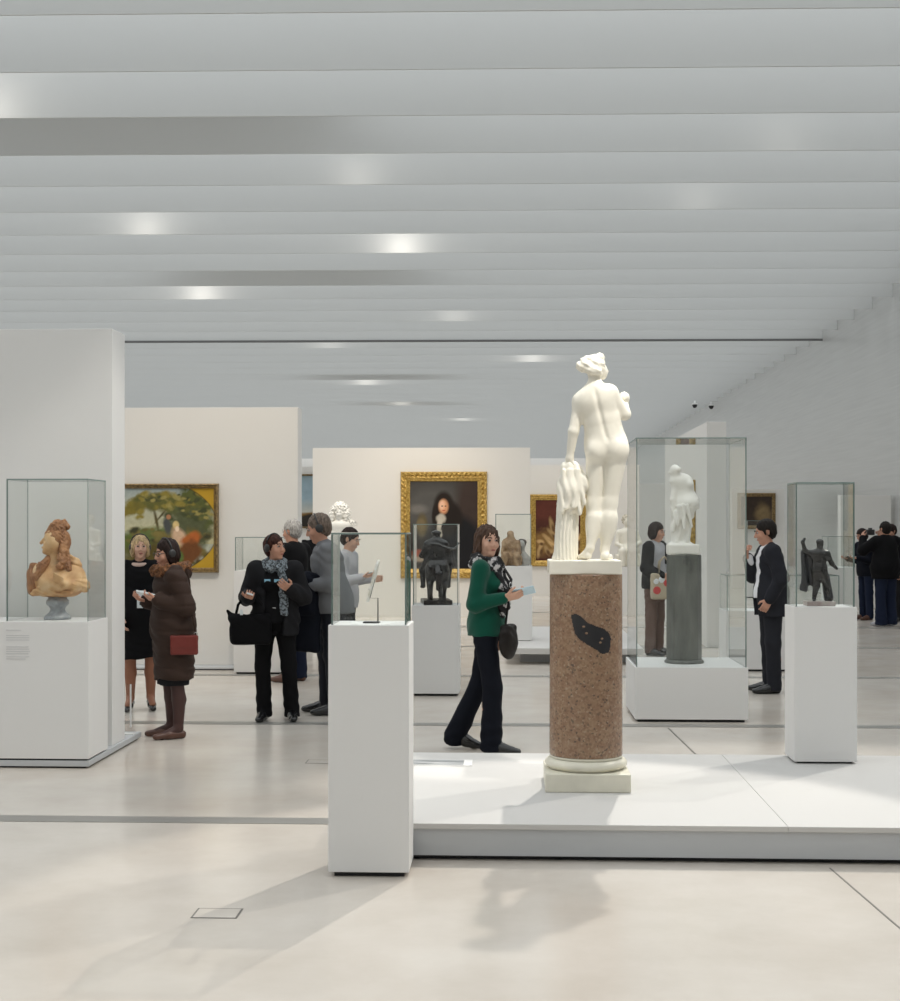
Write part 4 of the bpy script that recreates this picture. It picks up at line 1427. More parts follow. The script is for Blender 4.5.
def person(label, loc, rz, H, sp):
    """local frame: faces -Y, own left side is +X. sp holds pose, garments and hair."""
    g = sp.get
    k = H / 1.7
    vox = g('vox', 0.011)
    fat = g('fat', 1.0)
    root = empty('person', (*loc, 0), rz)
    tag(root, label, 'person')
    lean = g('lean', 0.0)
    up = unit((g('sway', 0.0), -sin(lean), cos(lean)))
    pel = V(0, 0, 0.93)
    sw = g('sw', 0.165)
    hips = {s: pel + V(s * 0.088, 0, -0.03) for s in (-1, 1)}
    legs = g('legs', {1: ((0.03, 0, -1), (0, 0.03, -1), 8), -1: ((-0.03, 0, -1), (0, 0.03, -1), -8)})
    J = {}
    for s in (-1, 1):
        t, c, _ = legs[s]
        kn = hips[s] + 0.425 * unit(t)
        J[s] = (kn, kn + 0.42 * unit(c))
    dz = 0.085 + g('heel', 0) - min(J[1][1][2], J[-1][1][2])
    off = V(0, 0, dz)
    pel = pel + off
    hips = {s: hips[s] + off for s in hips}
    J = {s: (J[s][0] + off, J[s][1] + off) for s in J}
    waist, chest, neck = pel + 0.15 * up, pel + 0.33 * up, pel + 0.495 * up
    sh = {s: pel + 0.438 * up + V(s * sw, g('shy', 0.0), 0) for s in (-1, 1)}
    hup = unit((up + V(0, -0.25 - g('nod', 0) * 0.4, 0.6)))
    hd = neck + 0.135 * hup + V(0, -0.005, 0)
    HR = rotm(g('nod', 0.0), 0, 0)
    HR = rotm(0, g('tilt', 0.0), g('turn', 0.0)) @ HR

    def hp(x, y, z):
        return hd + HR @ V(x, y, z)
    A = {}
    for s in (-1, 1):
        u, f = g('arms', {}).get(s, ((0.12 * s, 0.03, -1), (0.05 * s, -0.15, -1)))[:2]
        el = sh[s] + 0.275 * unit(u)
        wr_ = el + 0.235 * unit(f)
        A[s] = (el, wr_, unit(f))

    # ---- body, one continuous skin
    b = Sculpt()
    b.ell(pel, (0.155 * fat, 0.11 * fat, 0.13), 0.05)
    b.cone(pel + 0.05 * up, waist, 0.125 * fat, 0.115 * fat, 0.05, (1, 0.75, 1))
    b.cone(waist, chest, 0.115 * fat, 0.135 * fat, 0.05, (1, 0.72, 1))
    b.cone(sh[-1], sh[1], 0.05, 0.05, 0.05)
    b.cone(neck - 0.05 * up, hd + V(0, 0.015, -0.05), 0.056, 0.05, 0.03)
    for s in (-1, 1):
        kn, an = J[s]
        b.cone(hips[s], kn, 0.082 * fat, 0.056, 0.03)
        b.cone(kn, kn * 0.6 + an * 0.4 + V(0, 0.015, 0), 0.053, 0.056, 0.02)
        b.cone(kn * 0.6 + an * 0.4 + V(0, 0.015, 0), an, 0.055, 0.036, 0.02)
        yaw = R(legs[s][2])
        fd = V(sin(yaw), -cos(yaw), 0)
        tip = an + fd * 0.15 + V(0, 0, -0.055)
        if legs[s][1][1] > 0.3:
            tip = an + fd * 0.13 + V(0, 0, -0.09)
            tip[2] = max(tip[2], 0.03)
        b.cone(an, tip, 0.034, 0.028, 0.02)
        J[s] = (kn, an, fd, tip)
        el, wr_, fdir = A[s]
        b.cone(sh[s], el, 0.042, 0.037, 0.03)
        b.cone(el, wr_, 0.040, 0.027, 0.02)
        # hand
        n = unit(g('palm', {}).get(s, (-s, 0, 0)))
        n = unit(n - fdir * (n @ fdir))
        l = np.cross(n, fdir) * s
        curl = g('curl', {}).get(s, 0.6)
        rt = np.stack([l, fdir, n], 1)
        b.box(wr_ + fdir * 0.05, (0.039, 0.05, 0.014), 0.012, 0.015, rt)
        for i in range(4):
            ba = wr_ + fdir * 0.092 + l * (0.0315 - 0.021 * i)
            m1 = ba + (0.045 - 0.004 * abs(i - 1)) * unit(fdir * cos(curl * 0.6) + n * sin(curl * 0.6))
            m2 = m1 + (0.038 - 0.004 * abs(i - 1)) * unit(fdir * cos(curl * 1.7) + n * sin(curl * 1.7))
            b.cone(ba, m1, 0.0092, 0.0085, 0.003).cone(m1, m2, 0.0085, 0.0072, 0.003)
        tb = wr_ + fdir * 0.03 + l * 0.034
        t1 = tb + 0.045 * unit(l * 0.65 + fdir * 0.75 + n * 0.35)
        b.cone(tb, t1, 0.013, 0.0105, 0.01).cone(t1, t1 + 0.032 * unit(fdir * 0.9 + n * 0.4 + l * 0.1), 0.0105, 0.008, 0.004)
        A[s] = (el, wr_, fdir, n, l)
    # head
    b.ell(hp(0, 0.018, 0.035), (0.073, 0.092, 0.085), 0.02, HR)
    b.ell(hp(0, -0.022, -0.022), (0.057, 0.068, 0.086), 0.025, HR)
    b.ell(hp(0, -0.062, -0.088), (0.024, 0.022, 0.020), 0.025, HR)
    b.cone(hp(0, -0.086, 0.022), hp(0, -0.106, -0.018), 0.008, 0.013, 0.010)
    for s in (-1, 1):
        b.ell(hp(s * 0.010, -0.098, -0.024), (0.009, 0.010, 0.008), 0.006, HR)
        b.ell(hp(s * 0.028, -0.090, 0.016), (0.017, 0.016, 0.012), 0.010, HR, op='s')
        b.ell(hp(s * 0.036, -0.066, -0.022), (0.022, 0.020, 0.022), 0.02, HR)
        b.ell(hp(s * 0.073, 0.012, 0.0), (0.010, 0.018, 0.032), 0.008, HR)
    b.ell(hp(0, -0.085, -0.055), (0.021, 0.010, 0.009), 0.008, HR)
    b.build('body', g('bvox', vox), g('skin', M_SKIN), root, k)
    HRm = Matrix(HR.tolist())
    hm = g('hairmat', hairm('hair_brown', (0.05, 0.028, 0.018)))
    for s in (-1, 1):
        e = blob('eye', hp(s * 0.029, -0.080, 0.016) * k, V(0.0135, 0.010, 0.0085) * k, M_EYEW, root, HRm, 10)
        blob('pupil', hp(s * 0.029, -0.0875, 0.016) * k, V(0.0078, 0.0045, 0.0078) * k, M_EYED, e, HRm, 8)
        tube('eyebrow', [hp(s * 0.013, -0.095, 0.034) * k, hp(s * 0.029, -0.093, 0.039) * k, hp(s * 0.048, -0.078, 0.034) * k], 0.0042 * k, hm, root, 6)
    blob('mouth', hp(0, -0.0935, -0.055) * k, V(0.021, 0.005, 0.0058) * k, M_LIP, root, HRm, 10)

    # ---- hair
    st = g('hair', 'short')
    h = Sculpt()
    h.ell(hp(0, 0.024, 0.045), (0.083, 0.098, 0.088), 0.02, HR)
    if st == 'bob':
        h.ell(hp(0, 0.045, -0.01), (0.094, 0.078, 0.105), 0.03, HR)
        for s in (-1, 1):
            h.ell(hp(s * 0.074, 0.005, -0.02), (0.026, 0.050, 0.075), 0.02, HR)
    if st == 'long':
        h.ell(hp(0, 0.05, -0.03), (0.088, 0.070, 0.11), 0.03, HR)
        for s in (-1, 1):
            h.ell(hp(s * 0.076, 0.012, -0.03), (0.022, 0.042, 0.095), 0.02, HR)
            h.cone(hp(s * 0.07, 0.04, -0.09), hp(s * 0.082, 0.05, -0.14), 0.034, 0.02, 0.03)
    if st == 'short':
        h.ell(hp(0, 0.050, 0.0), (0.080, 0.066, 0.085), 0.03, HR)
        for s in (-1, 1):
            h.ell(hp(s * 0.071, 0.0, 0.02), (0.012, 0.028, 0.045), 0.012, HR)
    if st == 'cap':
        h.ell(hp(0, 0.045, 0.0), (0.079, 0.064, 0.08), 0.03, HR)
    h.ell(hp(0, -0.108, -0.03), (0.062, 0.078, 0.092), 0.012, HR, op='s')
    h.ell(hp(0, -0.085, -0.12), (0.075, 0.10, 0.07), 0.012, HR, op='s')
    if st in ('short', 'cap'):
        for s in (-1, 1):
            h.ell(hp(s * 0.078, 0.012, -0.005), (0.018, 0.022, 0.032), 0.006, HR, op='s')
    am = g('hairwave', 0.0025)
    h.wave(lambda x, y, z: am * (np.sin(210 * x + 60 * z + 3 * np.sin(38 * y)) + np.sin(190 * y + 75 * z + 2 * np.sin(40 * x))))
    h.build('hair', g('hvox', 0.008), hm, root, k)

    # ---- garments
    ph = sp.get('ph', 0.0)
    for gm in g('wear', []):
        kind = gm[0]
        o = gm[2] if len(gm) > 2 else {}
        a = o.get('a', 0.02)
        s_ = Sculpt()
        gv = o.get('vox', vox)
        if kind == 'top':
            hem = o.get('hem', -0.10)
            wd = o.get('wide', 1.0)
            s_.ell(pel, ((0.155 * fat + a) * wd, (0.115 * fat + a) * wd, 0.16), 0.05)
            s_.cone(pel + 0.03 * up, waist, (0.13 * fat + a) * wd, (0.118 * fat + a) * wd, 0.06, (1, 0.78, 1))
            s_.cone(waist, chest, (0.118 * fat + a) * wd, 0.137 * fat + a, 0.06, (1, 0.76, 1))
            if o.get('bust'):
                for q in (-1, 1):
                    s_.ell(chest + V(q * 0.06, -0.095 * fat, -0.02), (0.062 + a * .5, 0.055, 0.06), 0.04)
            s_.cone(sh[-1] + V(0.02, 0, -0.01), sh[1] + V(-0.02, 0, -0.01), 0.046 + a * .8, 0.046 + a * .8, 0.05)
            s_.cone(chest + 0.06 * up, neck - 0.03 * up, 0.11, 0.066, 0.05, (1, 0.8, 1))
            if 'skirt' in o:   # long coat: lower bell down to given height
                zz = o['skirt']
                s_.cone(pel + V(0, 0, 0.05), V(pel[0], pel[1] + 0.01, zz), 0.155 * fat + a, o.get('flare', 0.22), 0.06, (1, 0.78, 1))
                s_.cut(lambda x, y, z, zz=zz: zz - z + 0.012 * np.sin(14 * x) + 0 * y)
            else:
                s_.cone(pel + 0.02 * up, pel + (hem - 0.03) * up, 0.158 * fat + a, 0.165 * fat + a, 0.05, (1, 0.80, 1))
                hz = (pel + hem * up)[2]
                s_.cut(lambda x, y, z, hz=hz: hz - z + 0 * x)
            for q in (-1, 1):
                el, wr_ = A[q][:2]
                s_.cone(sh[q], el, 0.044 + a, 0.042 + a, 0.04)
                f_ = o.get('sleeve', 0.97)
                s_.cone(el, el + (wr_ - el) * f_, 0.042 + a, o.get('cuff', 0.034) + a * 0.6, 0.025)
            if o.get('open'):
                w_ = o['open']
                s_.cone(neck + V(0, -0.10, 0.02), pel + V(o.get('ox', 0), -0.20, -0.30), w_, w_ * 1.25, 0.01, (1, 1.3, 1), op='s')
            s_.wave(folds(o.get('fold', 0.005), 26, 19, ph))
            if o.get('quilt'):
                s_.wave(lambda x, y, z: 0.007 * (1 - np.abs(np.sin(z * 30 + 0.4 * np.sin(9 * x)))) ** 3)
            nm = o.get('name', 'jacket')
        elif kind == 'trousers':
            s_.ell(pel, (0.158 * fat + a * .5, 0.115 * fat + a * .5, 0.15), 0.05)
            for q in (-1, 1):
                kn, an = J[q][:2]
                s_.cone(hips[q], kn, 0.088 * fat + a * .4, 0.062 + a * .6, 0.025)
                s_.cone(kn, an + (an - kn) * 0.10, 0.062 + a * .6, o.get('hem', 0.062) + a * .4, 0.03)
            wz = (pel + 0.13 * up)[2]
            s_.cut(lambda x, y, z, wz=wz: np.maximum(z - wz, 0.028 - z) + 0 * x)
            s_.wave(folds(o.get('fold', 0.005), 22, 24, ph))
            nm = 'trousers'
        elif kind == 'skirt':
            zz = o.get('z', 0.5)
            s_.cone(pel + V(0, 0, 0.12), pel, 0.12, 0.16 + a, 0.05, (1, 0.75, 1))
            s_.cone(pel, V(pel[0], pel[1], zz), 0.16 + a, o.get('flare', 0.19), 0.05, (1, 0.75, 1))
            s_.cut(lambda x, y, z, zz=zz: zz - z + 0 * x)
            s_.wave(folds(0.004, 30, 6, ph))
            nm = 'skirt'
        elif kind == 'tights':
            for q in (-1, 1):
                kn, an, fd, tip = J[q]
                md = kn * 0.6 + an * 0.4 + V(0, 0.015, 0)
                s_.cone(kn + V(0, 0, 0.2), kn, 0.075, 0.060, 0.03).cone(kn, md, 0.057, 0.060, 0.02).cone(md, an, 0.059, 0.040, 0.02).cone(an, tip, 0.038, 0.031, 0.02)
            nm = 'tights'
        elif kind == 'scarf':
            N = 22
            for lv, (rr, zz) in enumerate(((0.085, -0.005), (0.10, -0.045))):
                for i in range(N):
                    a0, a1 = 2 * pi * i / N, 2 * pi * (i + 1) / N
                    pt = [neck + V(rr * cos(t), rr * 0.95 * sin(t) - 0.012, zz - 0.03 * (1 - sin(t)) * 0.5 + 0.02 + 0.006 * sin(3 * t)) for t in (a0, a1)]
                    s_.cone(pt[0], pt[1], 0.034, 0.034, 0.012)
            for sx_, ln in o.get('tails', ((-0.05, 0.30), (0.04, 0.24))):
                p0 = neck + V(sx_ * 0.7, -0.10, -0.05)
                p1 = p0 + V(sx_ * 0.4, -0.055, -ln * 0.5)
                p2_ = p1 + V(0.0, 0.0, -ln * 0.5)
                s_.cone(p0, p1, 0.038, 0.042, 0.02, (1, 0.8, 1)).cone(p1, p2_, 0.042, 0.038, 0.02, (1, 0.8, 1))
            s_.wave(lambda x, y, z: 0.006 * np.sin(70 * x + 60 * z) + 0.004 * np.sin(90 * y - 50 * z))
            nm = 'scarf'
        elif kind == 'collar':
            N = 20
            for i in range(N):
                a0, a1 = 2 * pi * i / N, 2 * pi * (i + 1) / N
                if o.get('gap') and sin((a0 + a1) / 2) < -0.86:
                    continue
                rr = o.get('r', 0.075)
                pt = [neck + V(rr * cos(t), rr * 0.95 * sin(t), o.get('dz', -0.01) - 0.03 * (1 - sin(t)) * 0.5) for t in (a0, a1)]
                s_.cone(pt[0], pt[1], o.get('w', 0.02), o.get('w', 0.02), 0.008)
            if o.get('fur'):
                s_.wave(curls(0.006, 90))
            nm = o.get('name', 'collar')
        elif kind == 'hood':
            s_.ell(neck + V(0, 0.10, -0.03), (0.15, 0.085, 0.085), 0.03)
            s_.ell(neck + V(0, 0.05, -0.02), (0.12, 0.08, 0.06), 0.03)
            nm = 'hood'
        elif kind == 'shoes':
            for q in (-1, 1):
                kn, an, fd, tip = J[q]
                t_ = Sculpt()
                ht = o.get('ht', 0.0)
                side = np.cross(fd, V(0, 0, 1))
                raised = tip[2] < an[2] - 0.075
                heel = an - fd * 0.03
                heel[2] = max(0.035, an[2] - 0.05) if (raised or ht) else 0.035
                toe = tip + fd * 0.05
                toe[2] = 0.03 if not ht else 0.024
                midp = (heel + toe) / 2 + V(0, 0, 0.006)
                t_.cone(heel, midp, 0.038, 0.040, 0.02).cone(midp, toe, 0.040, 0.030, 0.02, (1, 1, 0.85))
                if not ht and not o.get('low'):
                    t_.cone(an - V(0, 0, 0.01), tip + V(0, 0, 0.0), 0.042, 0.036, 0.02)
                    t_.cone(an - V(0, 0, 0.005), midp, 0.044, 0.04, 0.02)
                elif ht:
                    t_.cone(heel - fd * 0.02, V(heel[0] - fd[0] * 0.02, heel[1] - fd[1] * 0.02, 0.012), 0.018, 0.011, 0.012)
                t_.cut(lambda x, y, z: 0.002 - z + 0 * x)
                t_.build('shoe', 0.008, gm[1], root, k)
            continue
        s_.build(nm, gv, gm[1], root, k)
    return dict(root=root, k=k, J=J, A=A, hd=hd, hp=hp, HR=HR, HRm=HRm, neck=neck, pel=pel, sh=sh, chest=chest, waist=waist, up=up)


def headphones(P, m=None):
    m = m or M_BLK
    k, hp = P['k'], P['hp']
    hs = empty('headphones', (0, 0, 0))
    hs.parent = P['root']
    pts = [hp(0.094 * cos(t), 0.008, 0.035 + 0.103 * sin(t)) * k for t in np.linspace(0, pi, 15)]
    tube('headband', pts, 0.006 * k, m, hs, 6)
    for s in (-1, 1):
        blob('ear_pad', hp(s * 0.094, 0.006, 0.002) * k, V(0.016, 0.034, 0.038) * k, m, hs, P['HRm'], 12)


def handheld(P, s, name, label, m, size=(0.055, 0.10, 0.012), push=0.09, lift=0.02):
    """flat device resting in the hand of side s; top-level thing in world space"""
    el, wr_, fdir, n, l = P['A'][s]
    k = P['k']
    rt = np.stack([l, fdir, n], 1)
    c = (wr_ + fdir * push + n * lift) * k
    bm = bmesh.new()
    bm_box(bm, [-x / 2 for x in size], [x / 2 for x in size], 0.004)
    M = Matrix(rt.tolist())
    for v in bm.verts:
        v.co = M @ v.co
    o = bm_obj(name, bm, m)
    o.location = P['root'].matrix_basis @ Vector(c)
    o.rotation_euler = (0, 0, P['root'].rotation_euler.z)
    tag(o, label, 'device')
    return o


def W2(P, v):
    """person-local point (1.7 m figure) to world"""
    return P['root'].matrix_basis @ Vector(np.array(v) * P['k'])


SPECK = ramp_mat('black_white_print', 22, ((0.55, (0.010, 0.010, 0.012)), (0.60, (0.55, 0.53, 0.53))), 0.8, 2)
SPECK2 = ramp_mat('grey_blue_print', 60, ((0.42, (0.025, 0.03, 0.035)), (0.58, (0.24, 0.28, 0.31))), 0.8, 3)
M_DEV = mat('white_device', (0.72, 0.78, 0.80), 0.35)

# --- woman in green, walking
P = person('woman in a green sweater and patterned scarf walking with a pale leaflet', (-0.165, 9.87), R(78), 1.59, dict(
    vox=0.009, bvox=0.0065, ph=0.3, fat=0.95, turn=R(-50), nod=0.05, lean=-0.03, sw=0.15, hair='long', hairwave=0.004, hairmat=hairm('hair_brown_grey', (0.085, 0.05, 0.035)),
    legs={-1: ((-0.02, -0.16, -1), (0, 0.02, -1), -4), 1: ((0.02, 0.18, -1), (0, 0.48, -1), 4)},
    arms={-1: ((-0.14, 0.13, -1), (0.10, -1, 0.22)), 1: ((0.12, 0.0, -1), (-0.1, -0.3, -1))},
    palm={-1: (0.75, 0, 1)}, curl={-1: 0.75, 1: 0.6},
    wear=[('top', M_GREEN, dict(a=0.016, hem=-0.075, bust=True, name='sweater', fold=0.0035, sleeve=0.93)),
          ('trousers', M_NAVY, dict(a=0.016, hem=0.078)), ('scarf', SPECK, dict(tails=((-0.055, 0.34), (0.05, 0.30)))), ('shoes', M_SHOE)]))
handheld(P, -1, 'leaflet', 'pale blue leaflet held by the woman in green', mat('pale_blue_paper', (0.55, 0.72, 0.82), 0.5), (0.085, 0.17, 0.008), 0.135, 0.022)
# handbag of the walking woman
wp = W2(P, P['pel'] + V(-0.15, -0.20, -0.09))
r = empty('handbag', wp, R(60))
tag(r, 'dark brown shoulder bag hanging at the hip of the woman in green', 'bag')
M_BAG = mat('dark_brown_leather', (0.010, 0.007, 0.006), 0.45, spec=0.25, bump=0.3, bscale=40)
S = Sculpt()
S.ell((0, 0, -0.03), (0.088, 0.05, 0.11), 0.03)
S.box((0, 0, 0.03), (0.068, 0.038, 0.075), 0.03, 0.03)
S.wave(folds(0.006, 40, 30))
S.build('bag_body', 0.008, M_BAG, r)
M_RING = mat('steel_ring', (0.6, 0.6, 0.6), 0.25, metal=1)
inv = r.matrix_basis.inverted()
sh_w = W2(P, P['sh'][1] + V(-0.03, 0.0, 0.085))
ch_w = W2(P, P['chest'] + V(-0.03, -0.205, 0.02))
bk_w = W2(P, P['chest'] + V(-0.03, 0.165, -0.02))
tube('shoulder_strap', [inv @ Vector(q) for q in (wp + Vector((-.02, -.02, .10)), W2(P, P['waist'] + V(-0.10, -0.19, 0)), ch_w, W2(P, P['sh'][1] + V(-0.06, -0.10, 0.04)), sh_w)], 0.011, M_BAG, r, 8, flat=0.4)
rc = inv @ W2(P, P['chest'] + V(-0.075, -0.20, -0.02))
tube('strap_ring', [rc + Vector((0.018 * cos(t), -0.012, 0.018 * sin(t))) for t in np.linspace(0, 2 * pi, 13)[:-1]], 0.004, M_RING, r, 6, True)

# --- woman in brown coat
P = person('woman in a dark brown hooded coat reading a white audio guide', (-2.535, 10.45), R(-64), 1.485, dict(
    vox=0.010, bvox=0.0075, ph=1.2, nod=0.20, turn=R(18), lean=0.05, fat=1.24, sw=0.185, hair='bob', hairmat=hairm('hair_dark', (0.022, 0.012, 0.010)), skin=M_SKIN2,
    legs={-1: ((0.0, -0.05, -1), (0, 0.06, -1), -8), 1: ((0.0, 0.02, -1), (0, 0.04, -1), 8)},
    arms={-1: ((-0.15, 0.15, -1), (0.40, -1, 0.22)), 1: ((0.22, 0.30, -1), (-0.45, -1, 0.25))},
    palm={-1: (0.2, 0, 1), 1: (-0.4, 0, 1)}, curl={-1: 0.8, 1: 0.8},
    wear=[('tights', M_TIGHT), ('skirt', M_BLACKCL2, dict(z=0.46, flare=0.18)), ('top', M_BROWN, dict(a=0.040, skirt=0.50, flare=0.215, name='coat', fold=0.007, cuff=0.045, quilt=True)),
          ('hood', M_BROWN), ('collar', ramp_mat('brown_fur', 60, ((0.35, (0.05, 0.025, 0.012)), (0.65, (0.24, 0.10, 0.04))), 0.9), dict(r=0.14, w=0.05, dz=0.01, fur=True, gap=True, name='fur_trim')), ('shoes', M_BRSHOE, dict(low=True))]))
headphones(P)
handheld(P, 1, 'audio_guide', 'white audio guide held by the woman in the brown coat', M_DEV, (0.06, 0.15, 0.014), 0.12, 0.03)
gl = empty('spectacles', (0, 0, 0))
gl.parent = P['root']
for s in (-1, 1):
    tube('lens_rim', [P['hp'](s * 0.03 + 0.021 * cos(t), -0.098, 0.012 + 0.016 * sin(t)) * P['k'] for t in np.linspace(0, 2 * pi, 13)[:-1]], 0.0025 * P['k'], M_BLK, gl, 6, True)
    tube('temple', [P['hp'](s * 0.05, -0.095, 0.016) * P['k'], P['hp'](s * 0.078, 0.01, 0.016) * P['k']], 0.0028 * P['k'], M_BLK, gl, 6)
wp = W2(P, P['pel'] + V(0.245, 0.04, -0.145))
r = empty('handbag', wp, R(8))
tag(r, 'small red leather handbag hanging against the brown coat', 'bag')
M_RED = mat('red_leather', (0.15, 0.017, 0.011), 0.45, bump=0.2, bscale=50)
S = Sculpt()
S.box((0, 0, 0), (0.10, 0.03, 0.072), 0.012, 0.02)
S.box((0, -0.028, 0.025), (0.101, 0.006, 0.046), 0.005, 0.004)
S.wave(folds(0.002, 30, 20))
S.build('bag_body', 0.006, M_RED, r)
tube('shoulder_strap', [(-0.085, 0, 0.07), (-0.07, 0.02, 0.2), (-0.03, 0.07, 0.48), (0.0, 0.10, 0.60), (0.03, 0.08, 0.48), (0.06, 0.02, 0.2), (0.085, 0, 0.07)], 0.006, M_BROWN, r, 6)
for s in (-1, 1):
    tube('strap_ring', [(s * 0.083 + 0.012 * cos(t), -0.004, 0.08 + 0.012 * sin(t)) for t in np.linspace(0, 2 * pi, 11)[:-1]], 0.004, M_RING, r, 6, True)

# --- blonde woman
P = person('blonde woman in a black coat and heels with a white badge', (-3.20, 12.0), R(12), 1.47, dict(
    vox=0.011, bvox=0.008, ph=2.1, turn=R(8), hair='bob', hairmat=hairm('hair_blond', (0.50, 0.36, 0.20)), heel=0.035, sw=0.155,
    arms={-1: ((-0.12, 0.0, -1), (0.10, -0.4, -1)), 1: ((0.12, 0.05, -1), (-0.10, -0.3, -1))},
    legs={-1: ((-0.02, -0.02, -1), (0, 0.03, -1), -6), 1: ((0.03, 0.05, -1), (0, 0.06, -1), 10)},
    wear=[('tights', M_TAN), ('top', M_BLACKCL, dict(a=0.022, skirt=0.52, flare=0.185, name='coat')), ('collar', mat('pale_pink_cloth', (0.60, 0.44, 0.38), 0.8), dict(r=0.08, w=0.022, name='neck_scarf')), ('shoes', M_SHOE, dict(ht=0.035))]))
headphones(P)
bg_ = empty('visitor_badge', W2(P, P['waist'] + V(0.02, -0.165, -0.03)), R(12))
tag(bg_, 'white badge with a black square hanging on the black coat', 'badge')
box('badge_card', (-0.037, -0.004, -0.075), (0.037, 0.004, 0.075), M_DEV, bg_, 0.002)
box('badge_screen', (-0.027, -0.0055, -0.02), (0.027, -0.004, 0.055), M_SHIRT, bg_, 0)
box('badge_mark', (-0.015, -0.0065, -0.05), (0.015, -0.004, -0.022), M_BLK, bg_, 0)

# --- woman in black with scarf
P = person('woman in black trousers and jacket wearing a grey-blue scarf', (-1.925, 11.42), R(4), 1.51, dict(
    vox=0.010, bvox=0.0075, ph=3.3, turn=R(48), nod=-0.03, fat=1.12, sw=0.18, hair='short', hairmat=hairm('hair_auburn', (0.05, 0.018, 0.013)), skin=M_SKIN2,
    legs={-1: ((-0.06, -0.03, -1), (0.03, 0.04, -1), -10), 1: ((0.09, -0.02, -1), (0.06, 0.04, -1), 10)},
    arms={-1: ((-0.30, 0.05, -1), (0.16, -1, 0.05)), 1: ((0.32, 0.0, -1), (-0.5, -0.9, 0.38))},
    palm={-1: (0.3, 0, 1), 1: (-0.6, 0, 0.6)}, curl={-1: 1.0, 1: 0.7},
    wear=[('top', M_BLACKCL, dict(a=0.012, hem=-0.05, name='shirt', bust=True)), ('top', M_BLACKCL2, dict(a=0.035, hem=-0.17, open=0.075, cuff=0.045, name='jacket', fold=0.007)), ('trousers', M_BLACKCL, dict(a=0.014, hem=0.066)),
          ('scarf', SPECK2, dict(tails=((0.085, 0.40),))), ('shoes', M_SHOE)]))
headphones(P)
M_BLUEPR = mat('pale_blue_print', (0.25, 0.50, 0.66), 0.5)
for i, x in enumerate((-0.085, 0.005)):
    box('chest_print', Vector((P['chest'] + V(x, -0.158, -0.01)) * P['k']), Vector((P['chest'] + V(x + 0.055, -0.150, 0.018)) * P['k']), M_BLUEPR, P['root'], 0)
box('belt_buckle', Vector((P['pel'] + V(-0.01, -0.156, 0.06)) * P['k']), Vector((P['pel'] + V(0.02, -0.148, 0.09)) * P['k']), M_RING, P['root'], 0.002)
handheld(P, -1, 'audio_guide', 'white audio guide cupped by the woman with the grey-blue scarf', M_DEV, (0.055, 0.10, 0.014), 0.085, 0.03)
wp = W2(P, P['pel'] + V(-0.21, -0.15, -0.11))
r = empty('handbag', wp, R(10))
tag(r, 'large soft black handbag hanging from the arm of the scarfed woman', 'bag')
S = Sculpt()
S.box((0, 0, 0), (0.17, 0.055, 0.125), 0.045, 0.03)
S.cone((-0.15, 0, 0.10), (-0.185, 0, 0.15), 0.03, 0.012, 0.03).cone((0.15, 0, 0.10), (0.17, 0, 0.13), 0.03, 0.014, 0.03)
S.wave(folds(0.006, 30, 22))
S.build('bag_body', 0.009, M_BLACKCL, r)
tube('handle', [(-0.12, 0, 0.11), (-0.10, 0.0, 0.20), (-0.02, 0.01, 0.30), (0.03, 0.01, 0.30), (0.09, 0, 0.2), (0.11, 0, 0.11)], 0.012, M_BLACKCL, r, 8)
box('white_tag', (-0.085, -0.06, 0.12), (-0.06, -0.05, 0.165), M_DEV, r, 0.002)

# --- grey-haired man with back turned
person('grey-haired man in a black jacket turned towards the pastoral painting', (-2.20, 14.2), R(-115), 1.64, dict(
    vox=0.012, ph=0.7, hair='short', hairmat=hairm('hair_silver', (0.42, 0.40, 0.38)), skin=M_SKIN2, nod=0.2, sw=0.185, fat=1.1,
    wear=[('top', M_BLACKCL, dict(a=0.03, hem=-0.16, name='jacket')), ('trousers', M_DENIM, dict(a=0.02)), ('shoes', M_BRSHOE)]))

# --- man with grey sweater
P = person('man in a grey sweater with headphones, a dark coat over his arm', (-1.505, 11.84), R(-78), 1.69, dict(
    vox=0.010, bvox=0.0075, ph=1.9, nod=0.34, turn=R(-2), lean=0.15, sw=0.195, fat=1.2, hair='short', hairmat=hairm('hair_grey_brown', (0.17, 0.13, 0.105)), skin=M_SKIN2,
    arms={-1: ((-0.1, 0.0, -1), (0.25, -1, -0.1)), 1: ((0.1, 0.08, -1), (-0.3, -1, -0.10))},
    palm={-1: (0, 0, 1), 1: (-0.3, 0, 1)},
    legs={-1: ((-0.02, -0.10, -1), (0, 0.02, -1), -6), 1: ((0.02, -0.02, -1), (0, 0.08, -1), 8)},
    wear=[('top', M_GREYKN, dict(a=0.024, hem=-0.10, name='sweater', fold=0.006)), ('collar', mat('pale_blue_shirt', (0.40, 0.44, 0.50), 0.8), dict(r=0.072, w=0.022, gap=True)), ('trousers', M_SUIT, dict(a=0.022)), ('shoes', M_SHOE)]))
headphones(P)
wp = W2(P, (P['A'][1][0] + P['A'][1][1]) / 2 + V(-0.06, -0.07, 0))
r = empty('folded_coat', wp, R(10))
tag(r, 'dark navy coat folded over the forearm of the man in grey', 'coat')
S = Sculpt()
S.cone((-0.08, 0, 0.03), (0.06, 0.03, 0.02), 0.085, 0.08, 0.04)
S.box((-0.06, -0.02, -0.10), (0.12, 0.075, 0.16), 0.05, 0.05)
S.box((0.0, 0.02, -0.33), (0.11, 0.05, 0.24), 0.04, 0.05)
S.wave(folds(0.011, 24, 20, 0.5))
S.build('coat_body', 0.010, M_NAVY, r)

